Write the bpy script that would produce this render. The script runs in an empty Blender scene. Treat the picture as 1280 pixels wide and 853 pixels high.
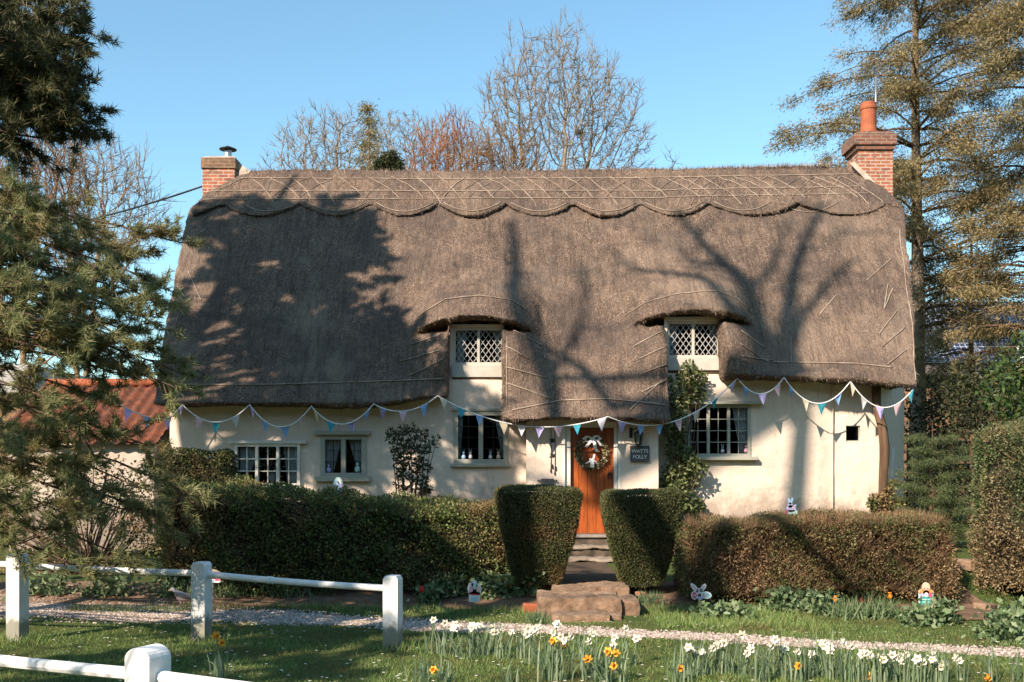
import bpy, bmesh, math, random
import numpy as np
from mathutils import Vector, Matrix, noise
from mathutils.bvhtree import BVHTree

SC = bpy.context.scene
COL = SC.collection
R = math.radians
PI = math.pi
rng = np.random.default_rng(7)
random.seed(7)

# ------------------------------------------------------------------ camera, sky, sun, exposure
EYE, F, HOR = 1.56, 1280.0, 590.0
cam_d = bpy.data.cameras.new('camera')
cam = bpy.data.objects.new('camera', cam_d)
COL.objects.link(cam)
cam.location = (0, 0, EYE)
cam.rotation_euler = (R(90), 0, 0)
cam_d.sensor_width = 36
cam_d.lens = 36 * F / 1280
cam_d.shift_y = (HOR - 426.5) / 1280
cam_d.clip_end = 3000
SC.camera = cam

SUN_AZ, SUN_EL = 37.0, 33.0                      # to the left of and behind the camera
SD = Vector((-math.sin(R(SUN_AZ)) * math.cos(R(SUN_EL)), -math.cos(R(SUN_AZ)) * math.cos(R(SUN_EL)), math.sin(R(SUN_EL))))
world = bpy.data.worlds.new('World')
SC.world = world
world.use_nodes = True
wn = world.node_tree.nodes
wl = world.node_tree.links
bg = wn['Background']
sky = wn.new('ShaderNodeTexSky')
sky.sky_type = 'NISHITA'
sky.sun_disc = False
sky.sun_elevation = R(SUN_EL)
sky.sun_rotation = R(180 + SUN_AZ)
sky.altitude = 50
sky.air_density = 1.0
sky.dust_density = 0.4
sky.ozone_density = 1.0
tint = wn.new('ShaderNodeMix'); tint.data_type = 'RGBA'; tint.blend_type = 'MULTIPLY'; tint.inputs[0].default_value = 1
tint.inputs[7].default_value = (0.90, 1.15, 1.10, 1)
wl.new(sky.outputs['Color'], tint.inputs[6]); wl.new(tint.outputs[2], bg.inputs['Color'])
bg.inputs['Strength'].default_value = 0.12
sun_d = bpy.data.lights.new('sun', 'SUN')
sun_d.energy = 5.0
sun_d.angle = R(0.53)
sun_d.color = (1.0, 0.855, 0.71)
sun = bpy.data.objects.new('sun', sun_d)
COL.objects.link(sun)
sun.location = SD * 60
sun.rotation_euler = (-SD).to_track_quat('-Z', 'Y').to_euler()
SC.view_settings.view_transform = 'Standard'
SC.view_settings.look = 'None'
SC.view_settings.exposure = 0.86
SC.view_settings.gamma = 1
SC.view_settings.use_curve_mapping = False
SC.render.engine = 'CYCLES'
SC.cycles.max_bounces = 6
SC.cycles.transparent_max_bounces = 8

# ------------------------------------------------------------------ small helpers
def at(px, py, Y):
    return Vector(((px - 640) / F * Y, Y, EYE + (HOR - py) / F * Y))

def X_at(px, Y): return (px - 640) / F * Y
def Z_at(py, Y): return EYE + (HOR - py) / F * Y

def sstep(a, b, x):
    t = np.clip((np.asarray(x, float) - a) / (b - a), 0, 1)
    return t * t * (3 - 2 * t)

def gz(x, y):
    """height of the ground"""
    x = np.asarray(x, float); y = np.asarray(y, float)
    z = 0.16 * sstep(11.7, 13.0, y) * (1 - 0.9 * sstep(13.6, 15.5, y)) + 0.45 * sstep(4.4, 6.0, x) * sstep(11.0, 15.0, y) * (1 - sstep(40, 60, y))
    z = z + 0.018 * np.sin(x * 1.3 + y * 0.7) * np.sin(y * 0.9 - x * 0.4) + 0.009 * np.sin(x * 3.1 + 1) * np.sin(y * 2.7)
    return z

def gzf(x, y): return float(gz(x, y))

def tag(o, label=None, cat=None, group=None, kind=None):
    if label: o['label'] = label
    if cat: o['category'] = cat
    if group: o['group'] = group
    if kind: o['kind'] = kind
    return o

def empty(name, loc, label, cat, group=None, rz=0):
    o = bpy.data.objects.new(name, None)
    o.empty_display_size = 0.1
    COL.objects.link(o)
    o.location = loc
    o.rotation_euler = (0, 0, rz)
    return tag(o, label, cat, group)

def link(name, me, mat, parent=None):
    o = bpy.data.objects.new(name, me)
    if mat is not None and len(me.materials) == 0: me.materials.append(mat)
    COL.objects.link(o)
    if parent is not None:
        o.parent = parent
        bpy.context.view_layer.update()
        o.matrix_parent_inverse = world_of(parent).inverted()
    return o

def world_of(o):
    m = o.matrix_basis.copy()
    if o.parent is not None:
        m = world_of(o.parent) @ o.matrix_parent_inverse @ m
    return m

def arr_mesh(name, V, Fq, mat, parent=None, smooth=False):
    """fast mesh from numpy arrays; every face has the same number of corners"""
    V = np.ascontiguousarray(V, np.float32)
    Fq = np.ascontiguousarray(Fq, np.int32)
    me = bpy.data.meshes.new(name)
    n, k = Fq.shape
    me.vertices.add(len(V)); me.vertices.foreach_set('co', V.ravel())
    me.loops.add(n * k); me.loops.foreach_set('vertex_index', Fq.ravel())
    me.polygons.add(n)
    me.polygons.foreach_set('loop_start', np.arange(0, n * k, k, dtype=np.int32))
    me.polygons.foreach_set('loop_total', np.full(n, k, np.int32))
    if smooth: me.polygons.foreach_set('use_smooth', np.ones(n, bool))
    me.update(calc_edges=True)
    return link(name, me, mat, parent)

class MB:
    """collects boxes, tubes, prisms; build() links them as one mesh"""
    def __init__(s): s.v = []; s.f = []
    def add(s, vs, fs):
        b = len(s.v)
        s.v += [tuple(v) for v in vs]
        s.f += [tuple(i + b for i in f) for f in fs]
        return s
    def box(s, x0, x1, y0, y1, z0, z1, M=None):
        vs = [Vector(c) for c in ((x0,y0,z0),(x1,y0,z0),(x1,y1,z0),(x0,y1,z0),(x0,y0,z1),(x1,y0,z1),(x1,y1,z1),(x0,y1,z1))]
        if M is not None: vs = [M @ v for v in vs]
        return s.add(vs, [(0,3,2,1),(4,5,6,7),(0,1,5,4),(1,2,6,5),(2,3,7,6),(3,0,4,7)])
    def tube(s, pts, rad, n=8, cap=True):
        pts = [Vector(p) for p in pts]
        if not hasattr(rad, '__len__'): rad = [rad] * len(pts)
        vs, fs = [], []
        prev = None
        for i, p in enumerate(pts):
            d = (pts[min(i + 1, len(pts) - 1)] - pts[max(i - 1, 0)])
            if d.length < 1e-9: d = Vector((0, 0, 1))
            d.normalize()
            if prev is None:
                a = d.orthogonal().normalized()
            else:
                a = (prev - d * prev.dot(d))
                a = a.normalized() if a.length > 1e-6 else d.orthogonal().normalized()
            prev = a
            b = d.cross(a)
            for k in range(n):
                t = 2 * PI * k / n
                vs.append(p + (a * math.cos(t) + b * math.sin(t)) * rad[i])
        for i in range(len(pts) - 1):
            for k in range(n):
                fs.append((i*n+k, i*n+(k+1)%n, (i+1)*n+(k+1)%n, (i+1)*n+k))
        if cap:
            fs.append(tuple(range(n))[::-1]); fs.append(tuple(range((len(pts)-1)*n, len(pts)*n)))
        return s.add(vs, fs)
    def lathe(s, prof, c, n=20):
        c = Vector(c)
        vs, fs = [], []
        for r, z in prof:
            for k in range(n):
                t = 2 * PI * k / n
                vs.append(c + Vector((r * math.cos(t), r * math.sin(t), z)))
        for i in range(len(prof) - 1):
            for k in range(n):
                fs.append((i*n+k, i*n+(k+1)%n, (i+1)*n+(k+1)%n, (i+1)*n+k))
        fs.append(tuple(range(n))[::-1]); fs.append(tuple(range((len(prof)-1)*n, len(prof)*n)))
        return s.add(vs, fs)
    def prism_y(s, poly, y0, y1):
        """polygon of (x, z) extruded from y0 (front) to y1"""
        n = len(poly)
        vs = [(x, y0, z) for x, z in poly] + [(x, y1, z) for x, z in poly]
        fs = [tuple(range(n)), tuple(range(n, 2*n))[::-1]]
        for i in range(n): fs.append((i, i + n, (i+1) % n + n, (i+1) % n))
        return s.add(vs, fs)
    def prism_z(s, poly, z0, z1):
        n = len(poly)
        vs = [(x, y, z0) for x, y in poly] + [(x, y, z1) for x, y in poly]
        fs = [tuple(range(n))[::-1], tuple(range(n, 2*n))]
        for i in range(n): fs.append((i, (i+1) % n, (i+1) % n + n, i + n))
        return s.add(vs, fs)
    def build(s, name, mat, parent=None, smooth=False, bevel=0, seg=2):
        me = bpy.data.meshes.new(name)
        me.from_pydata(s.v, [], s.f)
        bm = bmesh.new(); bm.from_mesh(me)
        bmesh.ops.recalc_face_normals(bm, faces=bm.faces)
        bm.to_mesh(me); bm.free()
        if smooth: me.polygons.foreach_set('use_smooth', np.ones(len(me.polygons), bool))
        me.update()
        o = link(name, me, mat, parent)
        if bevel:
            m = o.modifiers.new('bevel', 'BEVEL'); m.width = bevel; m.segments = seg; m.limit_method = 'ANGLE'; m.angle_limit = R(40)
        return o

def unit(a):
    return a / np.maximum(np.linalg.norm(a, axis=-1, keepdims=True), 1e-9)

def rand_dirs(n, r=None):
    r = r or rng
    return unit(r.normal(size=(n, 3)))

def leaf_arrays(c, d, L, W, r=None):
    """diamond leaves: base c, direction d"""
    r = r or rng
    n = len(c)
    L = np.broadcast_to(np.asarray(L, float), (n,))[:, None]
    W = np.broadcast_to(np.asarray(W, float), (n,))[:, None]
    b = unit(np.cross(d, rand_dirs(n, r)))
    nn = np.cross(d, b)
    V = np.empty((n, 4, 3))
    V[:, 0] = c
    V[:, 1] = c + d * L * 0.45 + b * W * 0.5 + nn * W * 0.18
    V[:, 2] = c + d * L
    V[:, 3] = c + d * L * 0.45 - b * W * 0.5 + nn * W * 0.18
    return V.reshape(-1, 3), np.arange(n * 4).reshape(n, 4)

def needle_arrays(c, d, L, W, r=None):
    r = r or rng
    n = len(c)
    L = np.broadcast_to(np.asarray(L, float), (n,))[:, None]
    W = np.broadcast_to(np.asarray(W, float), (n,))[:, None]
    b = unit(np.cross(d, rand_dirs(n, r)))
    V = np.empty((n, 3, 3))
    V[:, 0] = c - b * W * 0.5
    V[:, 1] = c + b * W * 0.5
    V[:, 2] = c + d * L
    return V.reshape(-1, 3), np.arange(n * 3).reshape(n, 3)

def join_arrays(parts):
    Vs, Fs, o = [], [], 0
    for V, Fq in parts:
        Vs.append(V); Fs.append(Fq + o); o += len(V)
    return np.concatenate(Vs), np.concatenate(Fs)

# ------------------------------------------------------------------ materials
class NT:
    def __init__(s, name):
        s.m = bpy.data.materials.new(name)
        s.m.use_nodes = True
        s.t = s.m.node_tree
        s.n = s.t.nodes
        s.p = s.n['Principled BSDF']
        s.out = s.n['Material Output']
    def new(s, typ, **kw):
        n = s.n.new(typ)
        for k, v in kw.items(): setattr(n, k, v)
        return n
    def link(s, a, b): s.t.links.new(a, b)
    def coords(s, scale=(1, 1, 1), which='Object'):
        tc = s.new('ShaderNodeTexCoord')
        mp = s.new('ShaderNodeMapping')
        mp.inputs['Scale'].default_value = scale
        s.link(tc.outputs[which], mp.inputs['Vector'])
        return mp.outputs['Vector']
    def noise(s, vec, scale, detail=4, rough=0.55):
        n = s.new('ShaderNodeTexNoise')
        n.inputs['Scale'].default_value = scale
        n.inputs['Detail'].default_value = detail
        n.inputs['Roughness'].default_value = rough
        s.link(vec, n.inputs['Vector'])
        return n.outputs['Fac']
    def ramp(s, fac, stops):
        r = s.new('ShaderNodeValToRGB')
        e = r.color_ramp.elements
        while len(e) < len(stops): e.new(0.5)
        for k, (pos, c) in enumerate(stops):
            e[k].position = pos
            e[k].color = (c[0], c[1], c[2], 1) if hasattr(c, '__len__') else (c, c, c, 1)
        s.link(fac, r.inputs['Fac'])
        return r.outputs['Color']
    def mix(s, fac, a, b, mode='MIX'):
        m = s.new('ShaderNodeMix', data_type='RGBA', blend_type=mode)
        for sock, val in ((m.inputs[0], fac), (m.inputs[6], a), (m.inputs[7], b)):
            if hasattr(val, 'is_output') or hasattr(val, 'links'): s.link(val, sock)
            elif hasattr(val, '__len__'): sock.default_value = (val[0], val[1], val[2], 1)
            else: sock.default_value = val
        return m.outputs[2]
    def bump(s, h, strength, dist=0.01, base=None):
        b = s.new('ShaderNodeBump')
        b.inputs['Strength'].default_value = strength
        b.inputs['Distance'].default_value = dist
        s.link(h, b.inputs['Height'])
        if base is not None: s.link(base, b.inputs['Normal'])
        s.link(b.outputs['Normal'], s.p.inputs['Normal'])
        return b.outputs['Normal']
    def base(s, c):
        if hasattr(c, 'links'): s.link(c, s.p.inputs['Base Color'])
        else: s.p.inputs['Base Color'].default_value = (c[0], c[1], c[2], 1)
        return s

def M(name, c1, c2=None, scale=6.0, rough=0.8, bump=0.0, bscale=40.0, metal=0.0, stretch=(1, 1, 1), spec=0.3, lo=0.35, hi=0.65):
    t = NT(name)
    v = t.coords(stretch)
    if c2 is None: c2 = [k * 0.8 for k in c1]
    t.base(t.ramp(t.noise(v, scale, 5), [(lo, c1), (hi, c2)]))
    t.p.inputs['Roughness'].default_value = rough
    t.p.inputs['Metallic'].default_value = metal
    t.p.inputs['Specular IOR Level'].default_value = spec
    if bump: t.bump(t.noise(v, bscale, 6, 0.65), bump)
    return t.m

def M_leaf(name, cols, transl=0.25, patch=None, pscale=1.2, rough=0.55, plo=0.45, phi=0.6, gloss=0.25):
    """colour differs from leaf to leaf; patch = other colours where a large noise is high"""
    t = NT(name)
    g = t.new('ShaderNodeNewGeometry')
    rnd = g.outputs['Random Per Island']
    n = len(cols)
    c = t.ramp(rnd, [(i / max(1, n - 1), k) for i, k in enumerate(cols)])
    if patch:
        c2 = t.ramp(rnd, [(i / max(1, len(patch) - 1), k) for i, k in enumerate(patch)])
        f = t.ramp(t.noise(t.coords(), pscale, 3), [(plo, 0.0), (phi, 1.0)])
        c = t.mix(f, c, c2)
    t.base(c)
    t.p.inputs['Roughness'].default_value = rough
    t.p.inputs['Specular IOR Level'].default_value = gloss
    if transl:
        tr = t.new('ShaderNodeBsdfTranslucent')
        t.link(c, tr.inputs['Color'])
        mx = t.new('ShaderNodeMixShader')
        mx.inputs[0].default_value = transl
        t.link(t.p.outputs[0], mx.inputs[1]); t.link(tr.outputs[0], mx.inputs[2])
        t.link(mx.outputs[0], t.out.inputs['Surface'])
    return t.m

def M_glass(name):
    t = NT(name)
    tr = t.new('ShaderNodeBsdfTransparent')
    tr.inputs['Color'].default_value = (0.74, 0.78, 0.78, 1)
    gl = t.new('ShaderNodeBsdfGlossy')
    gl.inputs['Roughness'].default_value = 0.02
    v = t.coords()
    b = t.new('ShaderNodeBump'); b.inputs['Strength'].default_value = 0.12; b.inputs['Distance'].default_value = 0.02
    t.link(t.noise(v, 4, 2), b.inputs['Height'])
    t.link(b.outputs['Normal'], gl.inputs['Normal'])
    fr = t.new('ShaderNodeFresnel'); fr.inputs['IOR'].default_value = 1.45
    t.link(b.outputs['Normal'], fr.inputs['Normal'])
    mx = t.new('ShaderNodeMixShader')
    t.link(fr.outputs[0], mx.inputs[0]); t.link(tr.outputs[0], mx.inputs[1]); t.link(gl.outputs[0], mx.inputs[2])
    t.link(mx.outputs[0], t.out.inputs['Surface'])
    return t.m

def M_brick(name, c1, c2, mortar, bw=0.225, rh=0.075):
    t = NT(name)
    tc = t.new('ShaderNodeTexCoord')
    sp = t.new('ShaderNodeSeparateXYZ'); t.link(tc.outputs['Object'], sp.inputs[0])
    ad = t.new('ShaderNodeMath', operation='ADD'); t.link(sp.outputs[0], ad.inputs[0]); t.link(sp.outputs[1], ad.inputs[1])
    cb = t.new('ShaderNodeCombineXYZ'); t.link(ad.outputs[0], cb.inputs[0]); t.link(sp.outputs[2], cb.inputs[1])
    br = t.new('ShaderNodeTexBrick')
    br.inputs['Scale'].default_value = 1
    br.inputs['Brick Width'].default_value = bw
    br.inputs['Row Height'].default_value = rh
    br.inputs['Mortar Size'].default_value = 0.012
    br.inputs['Mortar Smooth'].default_value = 0.2
    br.inputs['Bias'].default_value = 0.0
    br.inputs['Color1'].default_value = (*c1, 1); br.inputs['Color2'].default_value = (*c2, 1); br.inputs['Mortar'].default_value = (*mortar, 1)
    t.link(cb.outputs[0], br.inputs['Vector'])
    n = t.noise(t.coords(), 9, 5)
    c = t.mix(t.ramp(n, [(0.45, 0.0), (0.75, 0.8)]), br.outputs['Color'], (0.06, 0.045, 0.035))
    t.base(c)
    t.p.inputs['Roughness'].default_value = 0.9
    t.bump(br.outputs['Fac'], -0.6, 0.01)
    return t.m

# ---- thatch: fine butt ends of reed, darker where rain runs and where moss sits
def make_thatch():
    t = NT('thatch')
    v = t.coords()
    vs = t.coords((1.0, 0.45, 0.45))
    fine = t.noise(vs, 55, 3, 0.7)
    mid = t.noise(vs, 14, 4, 0.6)
    big = t.noise(v, 0.9, 5, 0.6)
    c = t.ramp(fine, [(0.30, (0.036, 0.026, 0.021)), (0.48, (0.16, 0.112, 0.085)), (0.68, (0.42, 0.31, 0.235))])
    c = t.mix(t.ramp(mid, [(0.38, 0.0), (0.70, 0.6)]), c, (0.11, 0.073, 0.053))
    c = t.mix(t.ramp(big, [(0.45, 0.0), (0.60, 0.65)]), c, (0.10, 0.078, 0.068))
    c = t.mix(t.ramp(t.noise(v, 0.55, 5, 0.65), [(0.50, 0.0), (0.66, 0.5)]), c, (0.33, 0.245, 0.18))
    c = t.mix(t.ramp(t.noise(t.coords((1, 1, 1)), 1.7, 6, 0.7), [(0.60, 0.0), (0.74, 0.5)]), c, (0.07, 0.066, 0.04))
    c = t.mix(t.ramp(t.noise(v, 2.3, 4, 0.6), [(0.5, 0.0), (0.72, 0.45)]), c, (0.30, 0.205, 0.145))
    run = t.noise(t.coords((3.2, 0.35, 0.35)), 2.2, 5, 0.65)
    c = t.mix(t.ramp(run, [(0.50, 0.0), (0.68, 0.55)]), c, (0.075, 0.055, 0.045))
    comb = t.noise(t.coords((1.0, 0.10, 0.10)), 26, 3, 0.6)
    c = t.mix(t.ramp(comb, [(0.52, 0.0), (0.7, 0.5)]), c, (0.055, 0.039, 0.03))
    t.base(c)
    t.p.inputs['Roughness'].default_value = 1.0
    t.p.inputs['Specular IOR Level'].default_value = 0.05
    b1 = t.new('ShaderNodeBump'); b1.inputs['Strength'].default_value = 0.7; b1.inputs['Distance'].default_value = 0.05
    t.link(mid, b1.inputs['Height'])
    t.bump(fine, 0.9, 0.03, b1.outputs['Normal'])
    return t.m

def make_render(name, c1, c2, c3):
    t = NT(name)
    v = t.coords()
    big = t.noise(v, 0.7, 4)
    dirt = t.noise(t.coords((1, 1, 0.3)), 3.0, 5, 0.65)
    c = t.ramp(big, [(0.3, c1), (0.7, c2)])
    c = t.mix(t.ramp(dirt, [(0.52, 0.0), (0.8, 0.5)]), c, c3)
    st_ = t.noise(t.coords((5, 5, 0.25)), 1.6, 5, 0.7)
    c = t.mix(t.ramp(st_, [(0.56, 0.0), (0.76, 0.4)]), c, [k * 0.72 for k in c3])
    tc = t.new('ShaderNodeTexCoord'); sp = t.new('ShaderNodeSeparateXYZ'); t.link(tc.outputs['Object'], sp.inputs[0])
    ad = t.new('ShaderNodeMath', operation='MULTIPLY_ADD'); t.link(t.noise(v, 2.5, 5, 0.7), ad.inputs[0]); ad.inputs[1].default_value = -1.6; t.link(sp.outputs[2], ad.inputs[2])
    c = t.mix(t.ramp(ad.outputs[0], [(0.0, 0.75), (0.45, 0.0)]), c, [k * 0.55 for k in c3])
    vo = t.new('ShaderNodeTexVoronoi', feature='DISTANCE_TO_EDGE'); vo.inputs['Scale'].default_value = 1.1
    wv = t.mix(0.12, v, t.ramp(t.noise(v, 5, 4), [(0, 0.0), (1, 1.0)])); t.link(wv, vo.inputs['Vector'])
    c = t.mix(t.ramp(vo.outputs['Distance'], [(0.0, 0.35), (0.006, 0.0)]), c, [k * 0.6 for k in c3])
    t.base(c)
    t.p.inputs['Roughness'].default_value = 0.9
    t.p.inputs['Specular IOR Level'].default_value = 0.15
    b1 = t.new('ShaderNodeBump'); b1.inputs['Strength'].default_value = 0.5; b1.inputs['Distance'].default_value = 0.06
    t.link(t.noise(v, 3.5, 3), b1.inputs['Height'])
    t.bump(t.noise(v, 38, 5, 0.6), 0.35, 0.01, b1.outputs['Normal'])
    return t.m

def make_ground():
    t = NT('lawn_grass')
    v = t.coords()
    f = t.noise(v, 60, 4, 0.7)
    p = t.noise(v, 1.1, 4, 0.6)
    m = t.noise(v, 6, 4, 0.6)
    c = t.ramp(f, [(0.3, (0.045, 0.065, 0.018)), (0.55, (0.105, 0.14, 0.04)), (0.8, (0.19, 0.20, 0.08))])
    c = t.mix(t.ramp(m, [(0.48, 0.0), (0.72, 0.6)]), c, (0.05, 0.075, 0.018))
    c = t.mix(t.ramp(p, [(0.52, 0.0), (0.68, 0.55)]), c, (0.17, 0.125, 0.055))
    t.base(c)
    t.p.inputs['Roughness'].default_value = 1.0
    t.p.inputs['Specular IOR Level'].default_value = 0.1
    t.bump(f, 0.9, 0.04)
    return t.m

def make_gravel():
    t = NT('gravel')
    v = t.coords()
    vo = t.new('ShaderNodeTexVoronoi'); vo.inputs['Scale'].default_value = 42
    t.link(v, vo.inputs['Vector'])
    sp = t.new('ShaderNodeSeparateXYZ'); t.link(vo.outputs['Color'], sp.inputs[0])
    c = t.ramp(sp.outputs[0], [(0.0, (0.20, 0.14, 0.105)), (0.45, (0.37, 0.28, 0.22)), (1.0, (0.58, 0.48, 0.40))])
    c = t.mix(t.ramp(vo.outputs['Distance'], [(0.35, 0.0), (0.75, 0.85)]), c, (0.12, 0.085, 0.06))
    c = t.mix(t.ramp(t.noise(v, 2.2, 4), [(0.5, 0.0), (0.75, 0.6)]), c, (0.23, 0.16, 0.11))
    t.base(c)
    t.p.inputs['Roughness'].default_value = 0.95
    t.bump(vo.outputs['Distance'], -0.9, 0.02)
    return t.m

def make_door():
    t = NT('varnished_oak')
    v = t.coords((7, 1, 0.6))
    n = t.noise(v, 5, 6, 0.6)
    c = t.ramp(n, [(0.3, (0.45, 0.112, 0.022)), (0.52, (0.33, 0.073, 0.014)), (0.74, (0.16, 0.033, 0.008))])
    t.base(c)
    t.p.inputs['Roughness'].default_value = 0.42
    t.p.inputs['Specular IOR Level'].default_value = 0.35
    t.bump(n, 0.25, 0.004)
    return t.m

TH = make_thatch()
M_WALL = make_render('cream_limewash', (0.76, 0.625, 0.51), (0.69, 0.55, 0.44), (0.52, 0.40, 0.31))
M_WALL2 = make_render('old_whitewash', (0.56, 0.47, 0.40), (0.48, 0.39, 0.32), (0.34, 0.26, 0.2))
M_GROUND = make_ground()
M_GRAVEL = make_gravel()
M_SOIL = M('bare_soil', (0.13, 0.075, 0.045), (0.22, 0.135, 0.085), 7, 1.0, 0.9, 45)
M_DOOR = make_door()
M_FRAME = M('grey_green_paint', (0.36, 0.345, 0.28), (0.40, 0.38, 0.31), 4, 0.55, 0.15, 60)
M_FRAMEW = M('stone_white_paint', (0.74, 0.70, 0.62), (0.66, 0.61, 0.53), 6, 0.5, 0.15, 60)
M_FRAMED = M('dull_cream_paint', (0.52, 0.48, 0.41), (0.44, 0.40, 0.34), 6, 0.6, 0.2, 50)  # cream paint, duller than the white frames
M_LEAD = M('pale_lead', (0.50, 0.48, 0.45), (0.38, 0.37, 0.35), 12, 0.55)
def make_fence():
    t = NT('white_fence_paint'); v = t.coords()
    c = t.ramp(t.noise(v, 6, 6, 0.7), [(0.4, (0.84, 0.82, 0.79)), (0.64, (0.76, 0.735, 0.69)), (0.82, (0.42, 0.39, 0.32))])
    c = t.mix(t.ramp(t.noise(t.coords((9, 9, 1.2)), 5, 5, 0.7), [(0.6, 0.0), (0.8, 0.4)]), c, (0.42, 0.40, 0.31))
    tc = t.new('ShaderNodeTexCoord'); sp = t.new('ShaderNodeSeparateXYZ'); t.link(tc.outputs['Object'], sp.inputs[0])
    ad = t.new('ShaderNodeMath', operation='MULTIPLY_ADD'); t.link(t.noise(v, 14, 5, 0.7), ad.inputs[0]); ad.inputs[1].default_value = -0.3; t.link(sp.outputs[2], ad.inputs[2])
    c = t.mix(t.ramp(ad.outputs[0], [(0.0, 0.8), (0.10, 0.0)]), c, (0.13, 0.12, 0.06))
    t.base(c); t.p.inputs['Roughness'].default_value = 0.6
    t.bump(t.noise(v, 40, 5, 0.7), 0.4, 0.006)
    return t.m
M_FENCE = make_fence()
M_PANT = M('dull_red_tile', (0.20, 0.065, 0.036), (0.10, 0.042, 0.03), 5, 0.9, 0.3, 30)
M_GLASS = M_glass('window_glass')
M_CURT = M('net_curtain', (0.78, 0.76, 0.74), (0.66, 0.64, 0.63), 3, 0.9)
M_DARK = M('dim_interior', (0.010, 0.008, 0.007), (0.022, 0.017, 0.014), 2, 0.9)  # near-black colour stands for the lack of light indoors
M_ROD = M('hazel_rod', (0.40, 0.315, 0.245), (0.22, 0.16, 0.12), 5, 0.8)
M_BRICK = M_brick('red_brick', (0.42, 0.135, 0.062), (0.26, 0.085, 0.05), (0.42, 0.34, 0.27))
M_BRICKO = M_brick('sooty_brick', (0.30, 0.15, 0.06), (0.16, 0.075, 0.04), (0.22, 0.17, 0.12))
M_BRICKD = M_brick('dark_brick', (0.24, 0.085, 0.045), (0.12, 0.05, 0.034), (0.24, 0.18, 0.14))
M_CLAY = M('terracotta', (0.38, 0.115, 0.052), (0.27, 0.078, 0.038), 5, 0.8, 0.15, 30)
M_MORTAR = M('lime_mortar', (0.50, 0.40, 0.32), (0.34, 0.26, 0.2), 6, 0.95, 0.5, 25)
M_STEEL = M('galvanised_steel', (0.5, 0.5, 0.5), (0.36, 0.36, 0.37), 5, 0.4, 0, metal=0.85)
M_IRON = M('black_iron', (0.02, 0.02, 0.02), (0.035, 0.033, 0.03), 12, 0.5, 0.2, 60, metal=0.3)
M_SLATE = M('grey_slate', (0.075, 0.075, 0.075), (0.10, 0.098, 0.095), 14, 0.6, 0.15, 60)
M_PAINTW = M('white_letter_paint', (0.8, 0.78, 0.74), (0.74, 0.72, 0.68), 9, 0.6)
def make_stone():
    t = NT('warm_sandstone'); v = t.coords()
    c = t.ramp(t.noise(v, 5, 6, 0.7), [(0.32, (0.38, 0.255, 0.165)), (0.5, (0.25, 0.155, 0.095)), (0.68, (0.11, 0.066, 0.038))])
    c = t.mix(t.ramp(t.noise(v, 2.6, 4, 0.7), [(0.52, 0.0), (0.68, 0.6)]), c, (0.055, 0.06, 0.022))
    t.base(c); t.p.inputs['Roughness'].default_value = 0.95
    t.bump(t.noise(v, 22, 6, 0.7), 1.0, 0.02)
    return t.m
M_STONE = make_stone()
M_STEPD = M('shade_dark_worn_step', (0.13, 0.098, 0.072), (0.05, 0.04, 0.026), 6, 0.9, 0.5, 25)  # worn stone, coloured darker to stand for shade on the steps
M_TIMBER = M('weathered_oak', (0.085, 0.048, 0.028), (0.17, 0.10, 0.06), 4, 0.85, 0.6, 18, stretch=(3, 3, 0.4))
M_BARK = M('pine_bark', (0.16, 0.095, 0.06), (0.085, 0.055, 0.04), 6, 0.95, 0.9, 16, stretch=(1, 1, 0.4))
M_BARKG = M('grey_bark', (0.30, 0.225, 0.155), (0.17, 0.125, 0.088), 4, 0.9, 0.5, 20)
M_BARKR = M('russet_twigs', (0.33, 0.15, 0.085), (0.24, 0.115, 0.065), 3, 0.9)
M_BARKB = M('tan_twigs', (0.27, 0.165, 0.09), (0.16, 0.095, 0.052), 2, 0.9)
M_STRAW = M_leaf('loose_straw', [(0.03, 0.021, 0.017), (0.10, 0.068, 0.05), (0.21, 0.148, 0.11), (0.33, 0.25, 0.19), (0.55, 0.43, 0.33)], 0.0, rough=0.95, gloss=0.05)
M_PINE = M_leaf('pine_needles', [(0.11, 0.13, 0.05), (0.21, 0.235, 0.095), (0.33, 0.335, 0.15), (0.43, 0.39, 0.21)], 0.4,
                patch=[(0.22, 0.17, 0.07), (0.36, 0.28, 0.13)], pscale=1.8, plo=0.5, phi=0.66)
M_PINE2 = M_leaf('dark_pine_needles', [(0.03, 0.042, 0.018), (0.06, 0.075, 0.03), (0.11, 0.11, 0.048), (0.19, 0.155, 0.08)], 0.12)
M_SPRUCE = M_leaf('olive_spruce_needles', [(0.07, 0.064, 0.025), (0.16, 0.132, 0.054), (0.29, 0.22, 0.10), (0.42, 0.31, 0.16)], 0.25)
M_SPRUCEG = M_leaf('young_spruce_needles', [(0.04, 0.06, 0.022), (0.085, 0.115, 0.042), (0.16, 0.18, 0.075)], 0.15)
M_HEDGEG = M_leaf('privet_leaves', [(0.036, 0.066, 0.017), (0.084, 0.126, 0.031), (0.156, 0.192, 0.054), (0.240, 0.240, 0.102)], 0.2,
                  patch=[(0.120, 0.084, 0.036), (0.240, 0.150, 0.066), (0.336, 0.228, 0.120)], pscale=0.9, plo=0.52, phi=0.64)
M_HEDGEB = M_leaf('brown_hedge_leaves', [(0.072, 0.043, 0.021), (0.156, 0.088, 0.042), (0.273, 0.163, 0.081), (0.416, 0.280, 0.156)], 0.15,
                  patch=[(0.039, 0.058, 0.017), (0.091, 0.111, 0.033), (0.195, 0.189, 0.072)], pscale=1.6, plo=0.40, phi=0.54)
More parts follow.
